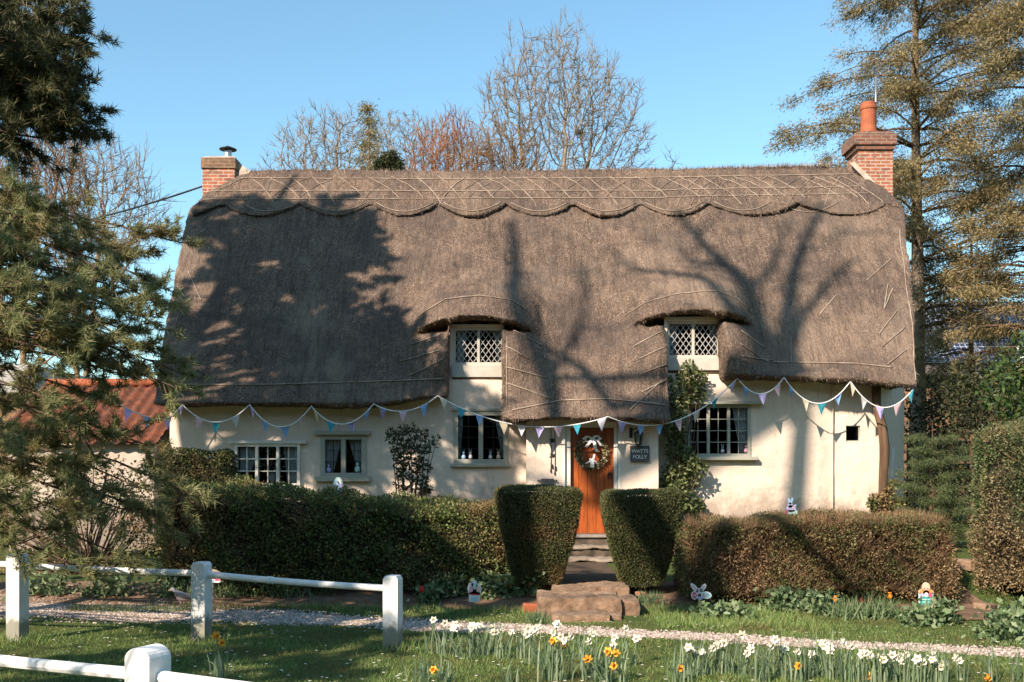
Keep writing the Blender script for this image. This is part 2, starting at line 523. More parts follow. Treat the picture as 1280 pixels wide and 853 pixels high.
M_YEW = M_leaf('yew_needles', [(0.022, 0.032, 0.012), (0.050, 0.065, 0.022), (0.102, 0.110, 0.038), (0.168, 0.150, 0.060)], 0.1,
               patch=[(0.108, 0.074, 0.031), (0.204, 0.138, 0.060)], pscale=2.2, plo=0.56, phi=0.68)
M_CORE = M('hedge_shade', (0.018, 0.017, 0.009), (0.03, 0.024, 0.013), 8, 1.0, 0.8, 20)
M_IVY = M_leaf('climber_leaves', [(0.03, 0.05, 0.015), (0.09, 0.125, 0.035), (0.18, 0.20, 0.08), (0.26, 0.26, 0.13)], 0.25)
M_LAUREL = M_leaf('laurel_leaves', [(0.02, 0.04, 0.012), (0.045, 0.08, 0.02), (0.085, 0.13, 0.035)], 0.15, rough=0.35, gloss=0.5)
M_DKLEAF = M_leaf('dark_leaves', [(0.022, 0.03, 0.013), (0.045, 0.05, 0.02), (0.08, 0.08, 0.032)], 0.12)
M_PLANT = M_leaf('fresh_leaves', [(0.08, 0.135, 0.055), (0.17, 0.24, 0.11), (0.30, 0.35, 0.20)], 0.3)
M_BLADE = M_leaf('grass_blades', [(0.078, 0.140, 0.034), (0.151, 0.241, 0.062), (0.235, 0.314, 0.095), (0.325, 0.325, 0.134)], 0.25,
                 patch=[(0.112, 0.106, 0.034), (0.224, 0.174, 0.078)], pscale=1.0, plo=0.5, phi=0.64)
M_DAFL = M_leaf('daffodil_leaves', [(0.12, 0.19, 0.10), (0.21, 0.285, 0.16), (0.31, 0.37, 0.23)], 0.35)
M_PETW = M('cream_petal', (0.82, 0.78, 0.66), (0.80, 0.72, 0.56), 9, 0.6)
M_PETY = M('golden_petal', (0.86, 0.50, 0.07), (0.84, 0.40, 0.04), 9, 0.6)
M_PETO = M('orange_trumpet', (0.84, 0.33, 0.03), (0.78, 0.27, 0.02), 9, 0.6)
M_RED = M('red_petal', (0.62, 0.035, 0.02), (0.5, 0.03, 0.02), 9, 0.5)
FLAGC = {'turquoise': (0.06, 0.36, 0.46), 'sky blue': (0.25, 0.43, 0.72), 'lilac': (0.46, 0.42, 0.72), 'pale pink': (0.72, 0.50, 0.54),
         'cream': (0.72, 0.63, 0.48), 'white': (0.74, 0.73, 0.78)}
M_FLAG = {k: M_leaf(k.replace(' ', '_') + '_cloth', [c, c], 0.35, rough=0.9, gloss=0.05) for k, c in FLAGC.items()}
def paint(name, c): return M(name, c, [k * 0.92 for k in c], 8, 0.45)
P_WHITE = paint('board_white', (0.8, 0.79, 0.78)); P_PINK = paint('board_pink', (0.78, 0.42, 0.48)); P_ROSE = paint('board_rose', (0.7, 0.13, 0.2))
P_BLUE = paint('board_blue', (0.30, 0.45, 0.62)); P_TEAL = paint('board_teal', (0.05, 0.32, 0.30)); P_MINT = paint('board_mint', (0.45, 0.68, 0.64))
P_LILAC = paint('board_lilac', (0.52, 0.48, 0.72)); P_ORNG = paint('board_orange', (0.78, 0.36, 0.10)); P_PEACH = paint('board_peach', (0.82, 0.58, 0.42))
P_DARK = paint('board_black', (0.03, 0.025, 0.025)); P_RED = paint('board_red', (0.66, 0.08, 0.06))

# ------------------------------------------------------------------ setting: ground, path, beds
def sheet(name, xs, ys, mat, dz=0.0, mask=None, kind='structure', zf=gz):
    X, Y = np.meshgrid(xs, ys)
    V = np.stack([X, Y, zf(X, Y) + dz], -1).reshape(-1, 3)
    nx, ny = len(xs), len(ys)
    i = np.arange((nx - 1) * (ny - 1)); a = (i // (nx - 1)) * nx + i % (nx - 1)
    Fq = np.stack([a, a + 1, a + nx + 1, a + nx], -1)
    if mask is not None:
        c = V[Fq].mean(1)
        Fq = Fq[mask(c[:, 0], c[:, 1])]
    o = arr_mesh(name, V, Fq, mat, smooth=True)
    return tag(o, kind=kind)

gx = np.concatenate([[-900, -300, -120, -60, -30], np.arange(-16, 16.1, 0.2), [30, 60, 120, 300, 900]])
gy = np.concatenate([[-300, -80, -30, -10], np.arange(-4, 30.1, 0.2), [45, 60, 90, 160, 400, 1500]])
g_ = sheet('ground', gx, gy, M_GROUND)

# the gravel path runs across, coming nearer to the right
def path_mid(x):   return 10.15 - 0.296 * x
def path_half(x):  return float(np.interp(x, [-14, -5, -3, -1.34, 0, 2, 4.4, 14], [1.0, 0.8, 0.55, 0.38, 0.30, 0.25, 0.24, 0.26]))
def strip(name, xs, lo, hi, n, mat, dz):
    V, Fq = [], []
    for x in xs:
        for k in range(n):
            y = lo(x) + (hi(x) - lo(x)) * k / (n - 1)
            edge = dz if 0 < k < n - 1 else -0.012
            V.append((x, y, gzf(x, y) + edge))
    for i in range(len(xs) - 1):
        for k in range(n - 1):
            Fq.append((i*n+k, (i+1)*n+k, (i+1)*n+k+1, i*n+k+1))
    return tag(arr_mesh(name, V, Fq, mat, smooth=True), kind='structure')
wob = lambda x, s: 0.05 * math.sin(x * 3.7 + s) + 0.035 * math.sin(x * 9.1 + 2 * s) + 0.02 * math.sin(x * 23 + s)
strip('gravel_path', np.arange(-14, 14.01, 0.08), lambda x: path_mid(x) - path_half(x) + wob(x, 1), lambda x: path_mid(x) + path_half(x) + wob(x, 2.6), 7, M_GRAVEL, 0.006)
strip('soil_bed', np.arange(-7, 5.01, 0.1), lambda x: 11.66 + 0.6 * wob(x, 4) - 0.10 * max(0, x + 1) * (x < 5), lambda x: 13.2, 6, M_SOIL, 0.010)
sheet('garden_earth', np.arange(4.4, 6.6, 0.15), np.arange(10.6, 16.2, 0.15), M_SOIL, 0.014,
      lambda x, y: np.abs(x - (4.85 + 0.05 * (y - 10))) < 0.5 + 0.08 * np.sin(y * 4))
sheet('garden_path', np.arange(0.35, 1.6, 0.15), np.arange(12.2, 17.9, 0.2), M('shade_dark_path', (0.060, 0.040, 0.024), (0.11, 0.07, 0.042), 6, 1.0, 0.8, 30), 0.02)  # brown soil, darkened to stand for the shade between the yews

# ------------------------------------------------------------------ the cottage
WY = 19.0                                        # plane of the front wall
cottage = empty('cottage', (0.4, 22.4, 0), 'cream thatched cottage with orange door and two eyebrow dormers', 'cottage')
EY0, EZ0, SL = 18.4, 2.9, 1.3                    # eave point and pitch of the roof
RY = 22.4                                        # depth of the ridge
NL, NR = (-1.16, -0.17), (2.83, 3.86)            # the two dormer notches
DORM = ((-0.69, 4.37), (3.33, 4.49))             # centre x and lip height of each eyebrow

def z_ridge(x): return 8.05 + 0.13 * sstep(1.0, 6.0, x) + 0.02 * np.sin(x * 1.1)
def z_lip(x, c, z0): return z0 - 0.20 * ((x - c) / 1.08) ** 2
def z_eave(x):
    x = np.asarray(x, float)
    z = np.where(x < NL[0], 2.78 + 0.14 * sstep(-2.6, -1.2, x), 0)
    zp = 2.42 + 0.09 * np.sin((x - NL[1]) / (NR[0] - NL[1]) * PI)
    zp = zp + 0.10 * (1 - sstep(0, 0.22, x - NL[1])) + 0.06 * (1 - sstep(0, 0.15, NR[0] - x))
    z = np.where((x >= NL[1]) & (x <= NR[0]), zp, z)
    z = np.where(x > NR[1], 3.27 - 0.02 * (x - 3.9) - 0.10 * sstep(6, 7.2, x), z)
    z = np.where((x >= NL[0]) & (x <= NL[1]), z_lip(x, *DORM[0]), z)
    z = np.where((x >= NR[0]) & (x <= NR[1]), z_lip(x, *DORM[1]), z)
    return z
def e_ref(x): return 2.80 + 0.44 * sstep(2.9, 4.0, x)
def y_front(x, z):
    x = np.asarray(x, float); z = np.asarray(z, float)
    y = EY0 + (z - e_ref(x)) * (RY - EY0) / (8.1 - e_ref(x))
    y = y - 0.10 * np.sin(np.clip((z - 2.9) / 5.2, 0, 1) * PI)               # slightly full in the belly
    for c, z0 in DORM:
        dx = (x - c)
        broad = np.exp(-(dx / 1.05) ** 4) * sstep(2.9, 3.9, z) * (1 - sstep(4.2, 6.3, z))
        y = y - 0.60 * broad
        zl = z_lip(x, c, z0)
        hood = np.clip(1 - (dx / 1.2) ** 2, 0, 1) ** 0.6 * sstep(zl - 0.03, zl + 0.02, z) * (1 - sstep(zl + 0.3, zl + 1.5, z))
        y = y - 0.36 * hood
        sl_h = 0.17 * np.clip(1 - (dx / 1.12) ** 2, 0, 1)
        slit = (np.abs(dx) < 1.08) * sstep(zl - sl_h - 0.05, zl - sl_h, z) * (1 - sstep(zl - 0.03, zl + 0.0, z)) * (sl_h > 0.02)
        y = y + 0.42 * slit
    porch = sstep(NL[1] - 0.15, NL[1] + 0.25, x) * (1 - sstep(NR[0] - 0.25, NR[0] + 0.15, x)) * (1 - sstep(3.2, 5.0, z))
    return y - 0.24 * porch
def y_back(z): return 2 * RY - (EY0 + (z - EZ0) / SL)
ENDR = ((2.2, 7.12), (3.1, 7.26), (5.0, 7.74), (7.0, 8.24), (7.6, 8.06), (8.2, 7.35), (8.6, 7.0))
ENDL = ((2.2, -6.40), (2.8, -6.45), (5.0, -6.66), (7.1, -6.83), (7.55, -6.55), (8.05, -5.97), (8.6, -5.6))
def warp(x, z):
    wr = sstep(3.9, 7.25, x); wl_ = 1 - sstep(-6.45, -3.5, x)
    xr = np.interp(z, [a for a, b in ENDR], [b for a, b in ENDR]) - 7.25
    xl = np.interp(z, [a for a, b in ENDL], [b for a, b in ENDL]) + 6.45
    return x + wr * xr + wl_ * xl

def loft(xs, prof):
    """prof(x) -> list of (x, y, z), the same count for each x; closed ring per column, capped at the ends"""
    rings = [prof(x) for x in xs]
    n = len(rings[0]); V = [p for r in rings for p in r]; Fq = []
    for i in range(len(rings) - 1):
        for k in range(n):
            Fq.append((i*n+k, i*n+(k+1)%n, (i+1)*n+(k+1)%n, (i+1)*n+k))
    for r0 in (0, (len(rings) - 1) * n):              # end caps run back to a spine under the ridge
        b = len(V); V += [(V[r0 + k][0], RY, V[r0 + k][2]) for k in range(n)]
        Fq += [(r0 + k, r0 + (k + 1) % n, b + (k + 1) % n, b + k) for k in range(n)]
    return V, Fq

def remeshed(name, V, Fq, voxel, smooth_it):
    me = bpy.data.meshes.new(name + '_raw'); me.from_pydata(V, [], Fq)
    bm = bmesh.new(); bm.from_mesh(me); bmesh.ops.recalc_face_normals(bm, faces=bm.faces); bm.to_mesh(me); bm.free()
    o = bpy.data.objects.new(name + '_raw', me); COL.objects.link(o)
    m = o.modifiers.new('r', 'REMESH'); m.mode = 'VOXEL'; m.voxel_size = voxel
    s = o.modifiers.new('s', 'SMOOTH'); s.factor = 0.5; s.iterations = smooth_it
    dg = bpy.context.evaluated_depsgraph_get()
    out = bpy.data.meshes.new_from_object(o.evaluated_get(dg))
    out.name = name
    bpy.data.objects.remove(o); bpy.data.meshes.remove(me)
    return out

def roof_prof(x):
    zl = float(z_eave(x)); zr = float(z_ridge(x))
    pts = []
    zz = zl + (zr - zl) * np.linspace(0, 1, 190)
    for z in zz:
        pts.append((float(warp(x, z)), float(min(y_front(x, z), RY)), float(z)))
    for z in np.linspace(zr, 2.9, 14)[1:]:
        pts.append((float(warp(x, z)), float(y_back(z)), float(z)))
    zlow = min(zl, 2.9) - 0.02
    pts.append((float(warp(x, zlow)), 25.0, zlow))
    pts.append((float(warp(x, zlow)), 19.62, zlow))
    pts.append((float(warp(x, zl)), 19.60, zl - 0.01))
    return pts
e = 0.006
xs = np.concatenate([np.linspace(-6.45, NL[0] - e, 46), np.linspace(NL[0] + e, NL[1] - e, 14), np.linspace(NL[1] + e, NR[0] - e, 34),
                     np.linspace(NR[0] + e, NR[1] - e, 14), np.linspace(NR[1] + e, 7.25, 36)])
V, Fq = loft(xs, roof_prof)
roof_me = remeshed('thatched_roof', V, Fq, 0.04, 5)

def ripple(me, amp1, s1, amp2, s2):
    n = len(me.vertices)
    co = np.empty(n * 3, np.float32); me.vertices.foreach_get('co', co); co = co.reshape(-1, 3)
    no = np.empty(n * 3, np.float32); me.vertices.foreach_get('normal', no); no = no.reshape(-1, 3)
    d = np.array([amp1 * noise.noise((v[0] * s1, v[1] * s1, v[2] * s1)) + amp2 * noise.noise((v[0] * s2, v[1] * s2 * 0.5, v[2] * s2 * 0.5)) for v in co.tolist()])
    co = co + no * d[:, None]
    me.vertices.foreach_set('co', co.astype(np.float32).ravel())
    me.polygons.foreach_set('use_smooth', np.ones(len(me.polygons), bool))
    me.update()
ripple(roof_me, 0.06, 0.9, 0.024, 6.0)
roof = link('thatched_roof', roof_me, TH, cottage)

# the raised ridge cap with its scalloped lower edge
def z_scal(x): return 7.23 - 0.34 * np.abs(np.cos((x + 0.84) / 1.42 * PI)) ** 0.8
def cap_prof(x):
    zs = float(z_scal(x)); zr = float(z_ridge(x)) + 0.10
    pts = []
    for z in np.linspace(zs, zr, 26):
        y = float(min(y_front(x, z) - 0.10, RY - 0.02)); pts.append((float(warp(x, z)), y, float(z)))
    for z in np.linspace(zr, zs, 10)[1:]:
        pts.append((float(warp(x, z)), float(y_back(z)) + 0.11, float(z)))
    pts.append((float(warp(x, zs)), float(y_back(zs)) - 0.1, zs + 0.02))
    pts.append((float(warp(x, zr - 0.4)), RY, zr - 0.4))
    pts.append((float(warp(x, zs)), float(y_front(x, zs)) + 0.1, zs + 0.02))
    return pts
V, Fq = loft(np.linspace(-6.35, 7.2, 190), cap_prof)
cap_me = remeshed('ridge_cap', V, Fq, 0.04, 3)
ripple(cap_me, 0.03, 1.2, 0.014, 8.0)
cap = link('ridge_cap', cap_me, TH, roof)

def mesh_np(me):
    me.calc_loop_triangles()
    v = np.empty(len(me.vertices) * 3, np.float32); me.vertices.foreach_get('co', v); v = v.reshape(-1, 3)
    t = np.empty(len(me.loop_triangles) * 3, np.int32); me.loop_triangles.foreach_get('vertices', t); t = t.reshape(-1, 3)
    return v.astype(float), t
rv, rt = mesh_np(roof_me); cv, ct = mesh_np(cap_me)
allv, allt = join_arrays([(rv, rt), (cv, ct)])
BVH = BVHTree.FromPolygons([Vector(v) for v in allv.tolist()], allt.tolist(), all_triangles=True)
def on_roof(x, z, off=0.012):
    h = BVH.ray_cast(Vector((x, 10, z)), Vector((0, 1, 0)))
    if h[0] is None: return None
    return h[0] + h[1] * off if h[1].y < 0 else h[0] - h[1] * off

# loose reed ends standing off the thatch
def straw(n, name, parent, v, t, rngs):
    a, b, c = v[t[:, 0]], v[t[:, 1]], v[t[:, 2]]
    nn = np.cross(b - a, c - a); ar = np.linalg.norm(nn, axis=1); nn = unit(nn)
    keep = (nn[:, 1] < 0.25) & (a[:, 1] < RY + 0.3)
    w = ar * keep * (1 + 2.5 * (nn[:, 2] < -0.2) * (a[:, 1] < 18.9))
    idx = rngs.choice(len(t), n, p=w / w.sum())
    u = rngs.random((n, 2)); f = u.sum(1) > 1; u[f] = 1 - u[f]
    p = a[idx] + (b - a)[idx] * u[:, :1] + (c - a)[idx] * u[:, 1:]
    N = nn[idx]
    down = np.array([0, -0.6, -0.8]) - N * (N @ np.array([0, -0.6, -0.8]))[:, None]
    d = unit(unit(down) * 1.0 + N * rngs.uniform(0.12, 0.6, (n, 1)) + rngs.normal(size=(n, 3)) * 0.22)
    V, Fq = needle_arrays(p - N * 0.012, d, rngs.uniform(0.04, 0.11, n), rngs.uniform(0.005, 0.011, n), rngs)
    o = arr_mesh(name, V, Fq, M_STRAW, parent)
    return tag(o, kind='stuff')
straw(150000, 'loose_straw', roof, rv, rt, np.random.default_rng(3))
straw(30000, 'loose_straw', cap, cv, ct, np.random.default_rng(4))

# hazel rods pegged over the thatch
def rod_path(pts, n=18):
    out = []
    for (xa, za), (xb, zb) in zip(pts[:-1], pts[1:]):
        for k in range(n):
            t = k / n
            p = on_roof(xa + (xb - xa) * t, za + (zb - za) * t)
            if p is not None: out.append(p)
    p = on_roof(*pts[-1])
    if p is not None: out.append(p)
    return out
def plane_pt(px, py):
    k = (HOR - py) / F
    Y = (EY0 + (EYE - EZ0) / SL) / (1 - k / SL)
    return ((px - 640) / F * Y, EYE + k * Y)
def rod(pxs, r=0.013, name='hazel_rod', n=10):
    pts = rod_path([plane_pt(*p) for p in pxs], n)
    if len(pts) < 2: return
    MB().tube(pts, r, 5).build(name, M_ROD, roof, smooth=True)
rod([(303, 225), (500, 226), (800, 225), (1062, 220)], 0.011, n=40)
rod([(262, 241), (500, 241), (800, 241), (1075, 236)], 0.011, n=40)
rod([(245, 252), (500, 251), (800, 250), (1085, 245)], 0.011, n=40)
lat = MB()
x = -5.7
rr = random.Random(5)
while x < 7.2:
    dense = x > 4.0
    for s in (1, -1):
        if rr.random() < (0.95 if s > 0 or dense else 0.5):
            w = rr.uniform(0.55, 0.8); z0, z1 = 7.95, rr.choice((7.36, 7.36, 7.15))
            pts = []
            for k in range(9):
                t = k / 8
                p = on_roof(x + s * w * (t + 0.12 * math.sin(t * PI)), z0 + (z1 - z0) * t)
                if p is not None: pts.append(p)
            if len(pts) > 2: lat.tube([p + Vector((rr.uniform(-.012, .012), 0, rr.uniform(-.012, .012))) for p in pts], 0.0085, 4)
    x += rr.uniform(0.40, 0.62) * (0.62 if dense else 1)
lat.build('rod_lattice', M_ROD, roof)
k = -4
while True:
    xc = -0.84 + 1.42 * k
    if xc > 6.7: break
    if xc > -6.2:
        pts = [on_roof(xc + 0.6 * t, float(z_scal(xc + 0.6 * t)) + 0.11) for t in np.linspace(-1, 1, 15)]
        pts = [p for p in pts if p is not None]
        if len(pts) > 3: MB().tube(pts, 0.010, 5).build('swag_rod', M_ROD, roof, smooth=True)
    k += 1
rod([(222, 481), (330, 481), (450, 478), (556, 474)], 0.014, n=30)
rod([(960, 455), (1010, 456), (1060, 457), (1108, 462)], 0.014)
rod([(640, 514), (700, 502), (760, 500), (838, 508)], 0.014)
for pts in (((778, 398), (800, 386), (840, 377), (880, 376), (910, 384), (932, 398)), ((526, 400), (560, 384), (600, 380), (640, 384), (658, 394)),
            ((632, 438), (660, 452)), ((632, 462), (682, 474)), ((633, 480), (690, 500)), ((634, 428), (634, 506)), ((640, 418), (676, 434)),
            ((790, 436), (826, 418)), ((796, 452), (832, 436)), ((798, 470), (836, 456)), ((800, 492), (838, 472)), ((786, 514), (826, 476)),
            ((916, 420), (950, 438)), ((914, 436), (958, 456)), ((918, 450), (962, 453)), ((500, 452), (552, 442)), ((512, 470), (556, 452)), ((514, 432), (552, 424)),
            ((1078, 354), (1110, 326)), ((1104, 358), (1098, 390), (1110, 364)), ((1092, 420), (1114, 392)), ((1096, 436), (1124, 412)), ((1102, 458), (1126, 440)), ((984, 455), (984, 424)),
            ((196, 330), (214, 362)), ((214, 370), (232, 396)), ((236, 340), (252, 376)), ((198, 394), (216, 426)), ((258, 288), (240, 300)), ((1020, 396), (1040, 372)),
            ((1121, 290), (1126, 360), (1134, 420), (1137, 478))):
    rod(pts, 0.011)
def tufts():
    """cut reed ends bristling along the top of the ridge"""
    r = np.random.default_rng(11); n = 5200
    x = r.uniform(-5.9, 7.1, n)
    x = np.where((x > 7.0), 6.8, x)
    p = np.stack([x, RY + r.normal(0, 0.06, n), z_ridge(x) + 0.03 + r.normal(0, 0.015, n)], -1)
    d = unit(np.stack([r.normal(0, 0.25, n), r.normal(0, 0.3, n), np.ones(n)], -1))
    V, Fq = needle_arrays(p, d, r.uniform(0.05, 0.13, n), 0.012, r)
    tag(arr_mesh('ridge_bristle', V, Fq, M_STRAW, roof), kind='stuff')
tufts()

# ---- walls with real openings
def wall(xa, xb, za, zb, Y, holes, mat, name='wall', depth=0.22, seed=0, step=0.11, taper=0.0, ease=None):
    gxs = sorted({xa, xb, *[h[0] for h in holes], *[h[1] for h in holes]})
    gzs = sorted({za, zb, *[h[2] for h in holes], *[h[3] for h in holes]})
    def fine(g):
        out = []
        for a, b in zip(g[:-1], g[1:]):
            n = max(1, int(math.ceil((b - a) / step)))
            out += [a + (b - a) * k / n for k in range(n)]
        return out + [g[-1]]
    fx, fz = fine(gxs), fine(gzs)
    V = []; Fq = []
    for z in fz:
        for x in fx:
            edge = any(h[0] - 1e-6 <= x <= h[1] + 1e-6 and h[2] - 1e-6 <= z <= h[3] + 1e-6 for h in holes)
            d = 0.018 * noise.noise((x * 0.9, seed, z * 0.9)) + 0.007 * noise.noise((x * 4, seed + 3, z * 4))
            if ease is not None: d += 0.08 * float(sstep(ease, xb, x)) ** 1.5
            V.append((x, Y + (0 if edge else d) - taper * (1 - min(1, max(0, (z - za) / 1.2))) ** 2, z))
    nx = len(fx)
    for j in range(len(fz) - 1):
        for i in range(nx - 1):
            cx, cz = (fx[i] + fx[i+1]) / 2, (fz[j] + fz[j+1]) / 2
            if any(h[0] < cx < h[1] and h[2] < cz < h[3] for h in holes): continue
            Fq.append((j*nx+i, j*nx+i+1, (j+1)*nx+i+1, (j+1)*nx+i))
    for h in holes:
        b = len(V)
        V += [(h[0], Y, h[2]), (h[1], Y, h[2]), (h[1], Y, h[3]), (h[0], Y, h[3])] + [(h[0], Y + depth, h[2]), (h[1], Y + depth, h[2]), (h[1], Y + depth, h[3]), (h[0], Y + depth, h[3])]
        for k in range(4): Fq.append((b + k, b + (k+1) % 4, b + 4 + (k+1) % 4, b + 4 + k))
    return arr_mesh(name, V, Fq, mat, cottage, smooth=True)

def wx(px, Y=WY): return X_at(px, Y)
def wz(py, Y=WY): return Z_at(py, Y)
W1 = (wx(294), wx(376), wz(608), wz(555))
W2 = (wx(401), wx(458), wz(597), wz(544))
W3 = (wx(567), wx(635), wz(580), wz(514))
W4 = (wx(858), wx(938), wz(571), wz(506))
W5 = (wx(1059), wx(1077), wz(552), wz(532))
D1 = (wx(566), wx(630), wz(456), wz(409))
D2 = (wx(834), wx(901), wz(447), wz(401))
wall(-6.35, 5.96, 0.0, 3.35, WY, [W1, W2, W3, W4], M_WALL, seed=1, taper=0.06, ease=5.62)
wall(5.955, 6.84, 0.30, 3.4, WY + 0.07, [W5], M_WALL, seed=2)
wall(-1.165, -0.165, 3.352, 4.30, WY + 0.01, [D1], M_WALL, seed=5)
wall(2.825, 3.865, 3.352, 4.44, WY + 0.01, [D2], M_WALL, seed=6)
# pier edge, canted end and the far sides
ew = MB()
ew.add([(6.84, 19.07, 0.2), (7.66, 20.0, 0.2), (7.66, 25.8, 0.2), (7.66, 25.8, 3.4), (7.66, 20.0, 3.4), (6.84, 19.07, 3.4)], [(0, 1, 4, 5), (1, 2, 3, 4)])
ew.add([(5.96, 19.0, 0), (5.96, 19.1, 0), (5.96, 19.1, 3.35), (5.96, 19.0, 3.35)], [(0, 1, 2, 3)])
ew.add([(-6.35, 19.0, 0), (-6.35, 25.8, 0), (-6.35, 25.8, 3.35), (-6.35, 19.0, 3.35)], [(0, 1, 2, 3)])
ew.add([(-6.35, 25.8, 0), (7.66, 25.8, 0), (7.66, 25.8, 3.35), (-6.35, 25.8, 3.35)], [(0, 1, 2, 3)])
ew.build('end_wall', M_WALL, cottage)
MB().box(5.97, 6.8, 19.12, 19.3, 0.0, 0.30).build('plinth', M_TIMBER, cottage)
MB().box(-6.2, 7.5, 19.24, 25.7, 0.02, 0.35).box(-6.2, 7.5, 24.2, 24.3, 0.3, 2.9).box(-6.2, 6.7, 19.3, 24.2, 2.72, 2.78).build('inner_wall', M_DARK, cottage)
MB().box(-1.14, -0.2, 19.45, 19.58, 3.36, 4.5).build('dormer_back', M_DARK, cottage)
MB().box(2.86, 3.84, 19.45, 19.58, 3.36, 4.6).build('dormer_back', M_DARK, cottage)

# porch that carries the door
PY = 18.46
px0, px1, pdo0, pdo1 = X_at(658, PY), X_at(823, PY), X_at(703, PY), X_at(776, PY)
wall(px0, px1, 0.1, 2.6, PY, [(pdo0, pdo1, 0.1, 2.45)], M_WALL, name='porch_wall', seed=9, depth=0.5)
pw = MB()
pw2 = MB()
pw.add([(px0, PY, 0.1), (px0, 19.0, 0.1), (px0, 19.0, 2.6), (px0, PY, 2.6)], [(0, 1, 2, 3)])
pw2.add([(px1, PY, 0.1), (px1, 19.0, 0.1), (px1, 19.0, 2.6), (px1, PY, 2.6)], [(0, 1, 2, 3)])
pw.build('porch_side', M_WALL, cottage)
pw2.build('porch_side', M_WALL, cottage)
fr = MB()
fr.box(pdo0, pdo0 + 0.05, PY - 0.012, PY + 0.02, 0.4, 2.45).box(pdo1 - 0.05, pdo1, PY - 0.012, PY + 0.02, 0.4, 2.45)
fr.box(pdo0 + 0.052, pdo0 + 0.15, PY + 0.04, PY + 0.2, 0.4, 2.45).box(pdo1 - 0.12, pdo1 - 0.052, PY + 0.04, PY + 0.2, 0.4, 2.45).box(pdo0 + 0.15, pdo1 - 0.12, PY + 0.04, PY + 0.2, 2.36, 2.45)
fr.build('door_frame', M_FRAMEW, cottage, bevel=0.006)
dx0, dx1, dz0, dz1, dy = pdo0 + 0.152, pdo1 - 0.122, 0.44, 2.355, PY + 0.13
dm = MB()
npl = 5
for k in range(npl):
    a = dx0 + (dx1 - dx0) * k / npl; b = dx0 + (dx1 - dx0) * (k + 1) / npl
    dm.box(a + 0.003, b - 0.003, dy, dy + 0.04, dz0, dz1)
door = dm.build('door', M_DOOR, cottage, bevel=0.006)
MB().box(dx0, dx1, dy + 0.02, dy + 0.05, dz0, dz1).build('door_backing', M_DOOR, door)
hx, hz = X_at(762, dy), Z_at(594, dy)
kn = MB(); kn.tube([Vector((hx + 0.035 * math.cos(t), dy - 0.03, hz - 0.02 + 0.04 * math.sin(t))) for t in np.linspace(0, 2 * PI, 17)], 0.008, 6, False)
kn.lathe([(0.03, 0), (0.035, 0.004), (0.02, 0.02)], (0, 0, 0), 12)
kn.v[-36:] = [(hx + v[0], dy - v[2], hz + 0.02 + v[1]) for v in kn.v[-36:]]
kn.build('handle', M_IRON, door, smooth=True)
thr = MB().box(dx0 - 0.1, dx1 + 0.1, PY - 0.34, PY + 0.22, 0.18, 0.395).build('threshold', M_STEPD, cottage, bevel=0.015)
MB().box(dx0 - 0.13, dx1 + 0.13, PY - 0.39, PY + 0.21, 0.397, 0.436).build('doorstep', M('pale_doorstep', (0.30, 0.26, 0.22), (0.2, 0.17, 0.14), 6, 0.9, 0.4, 25), thr, bevel=0.012)  # pale slab colour also stands for the lit nosing

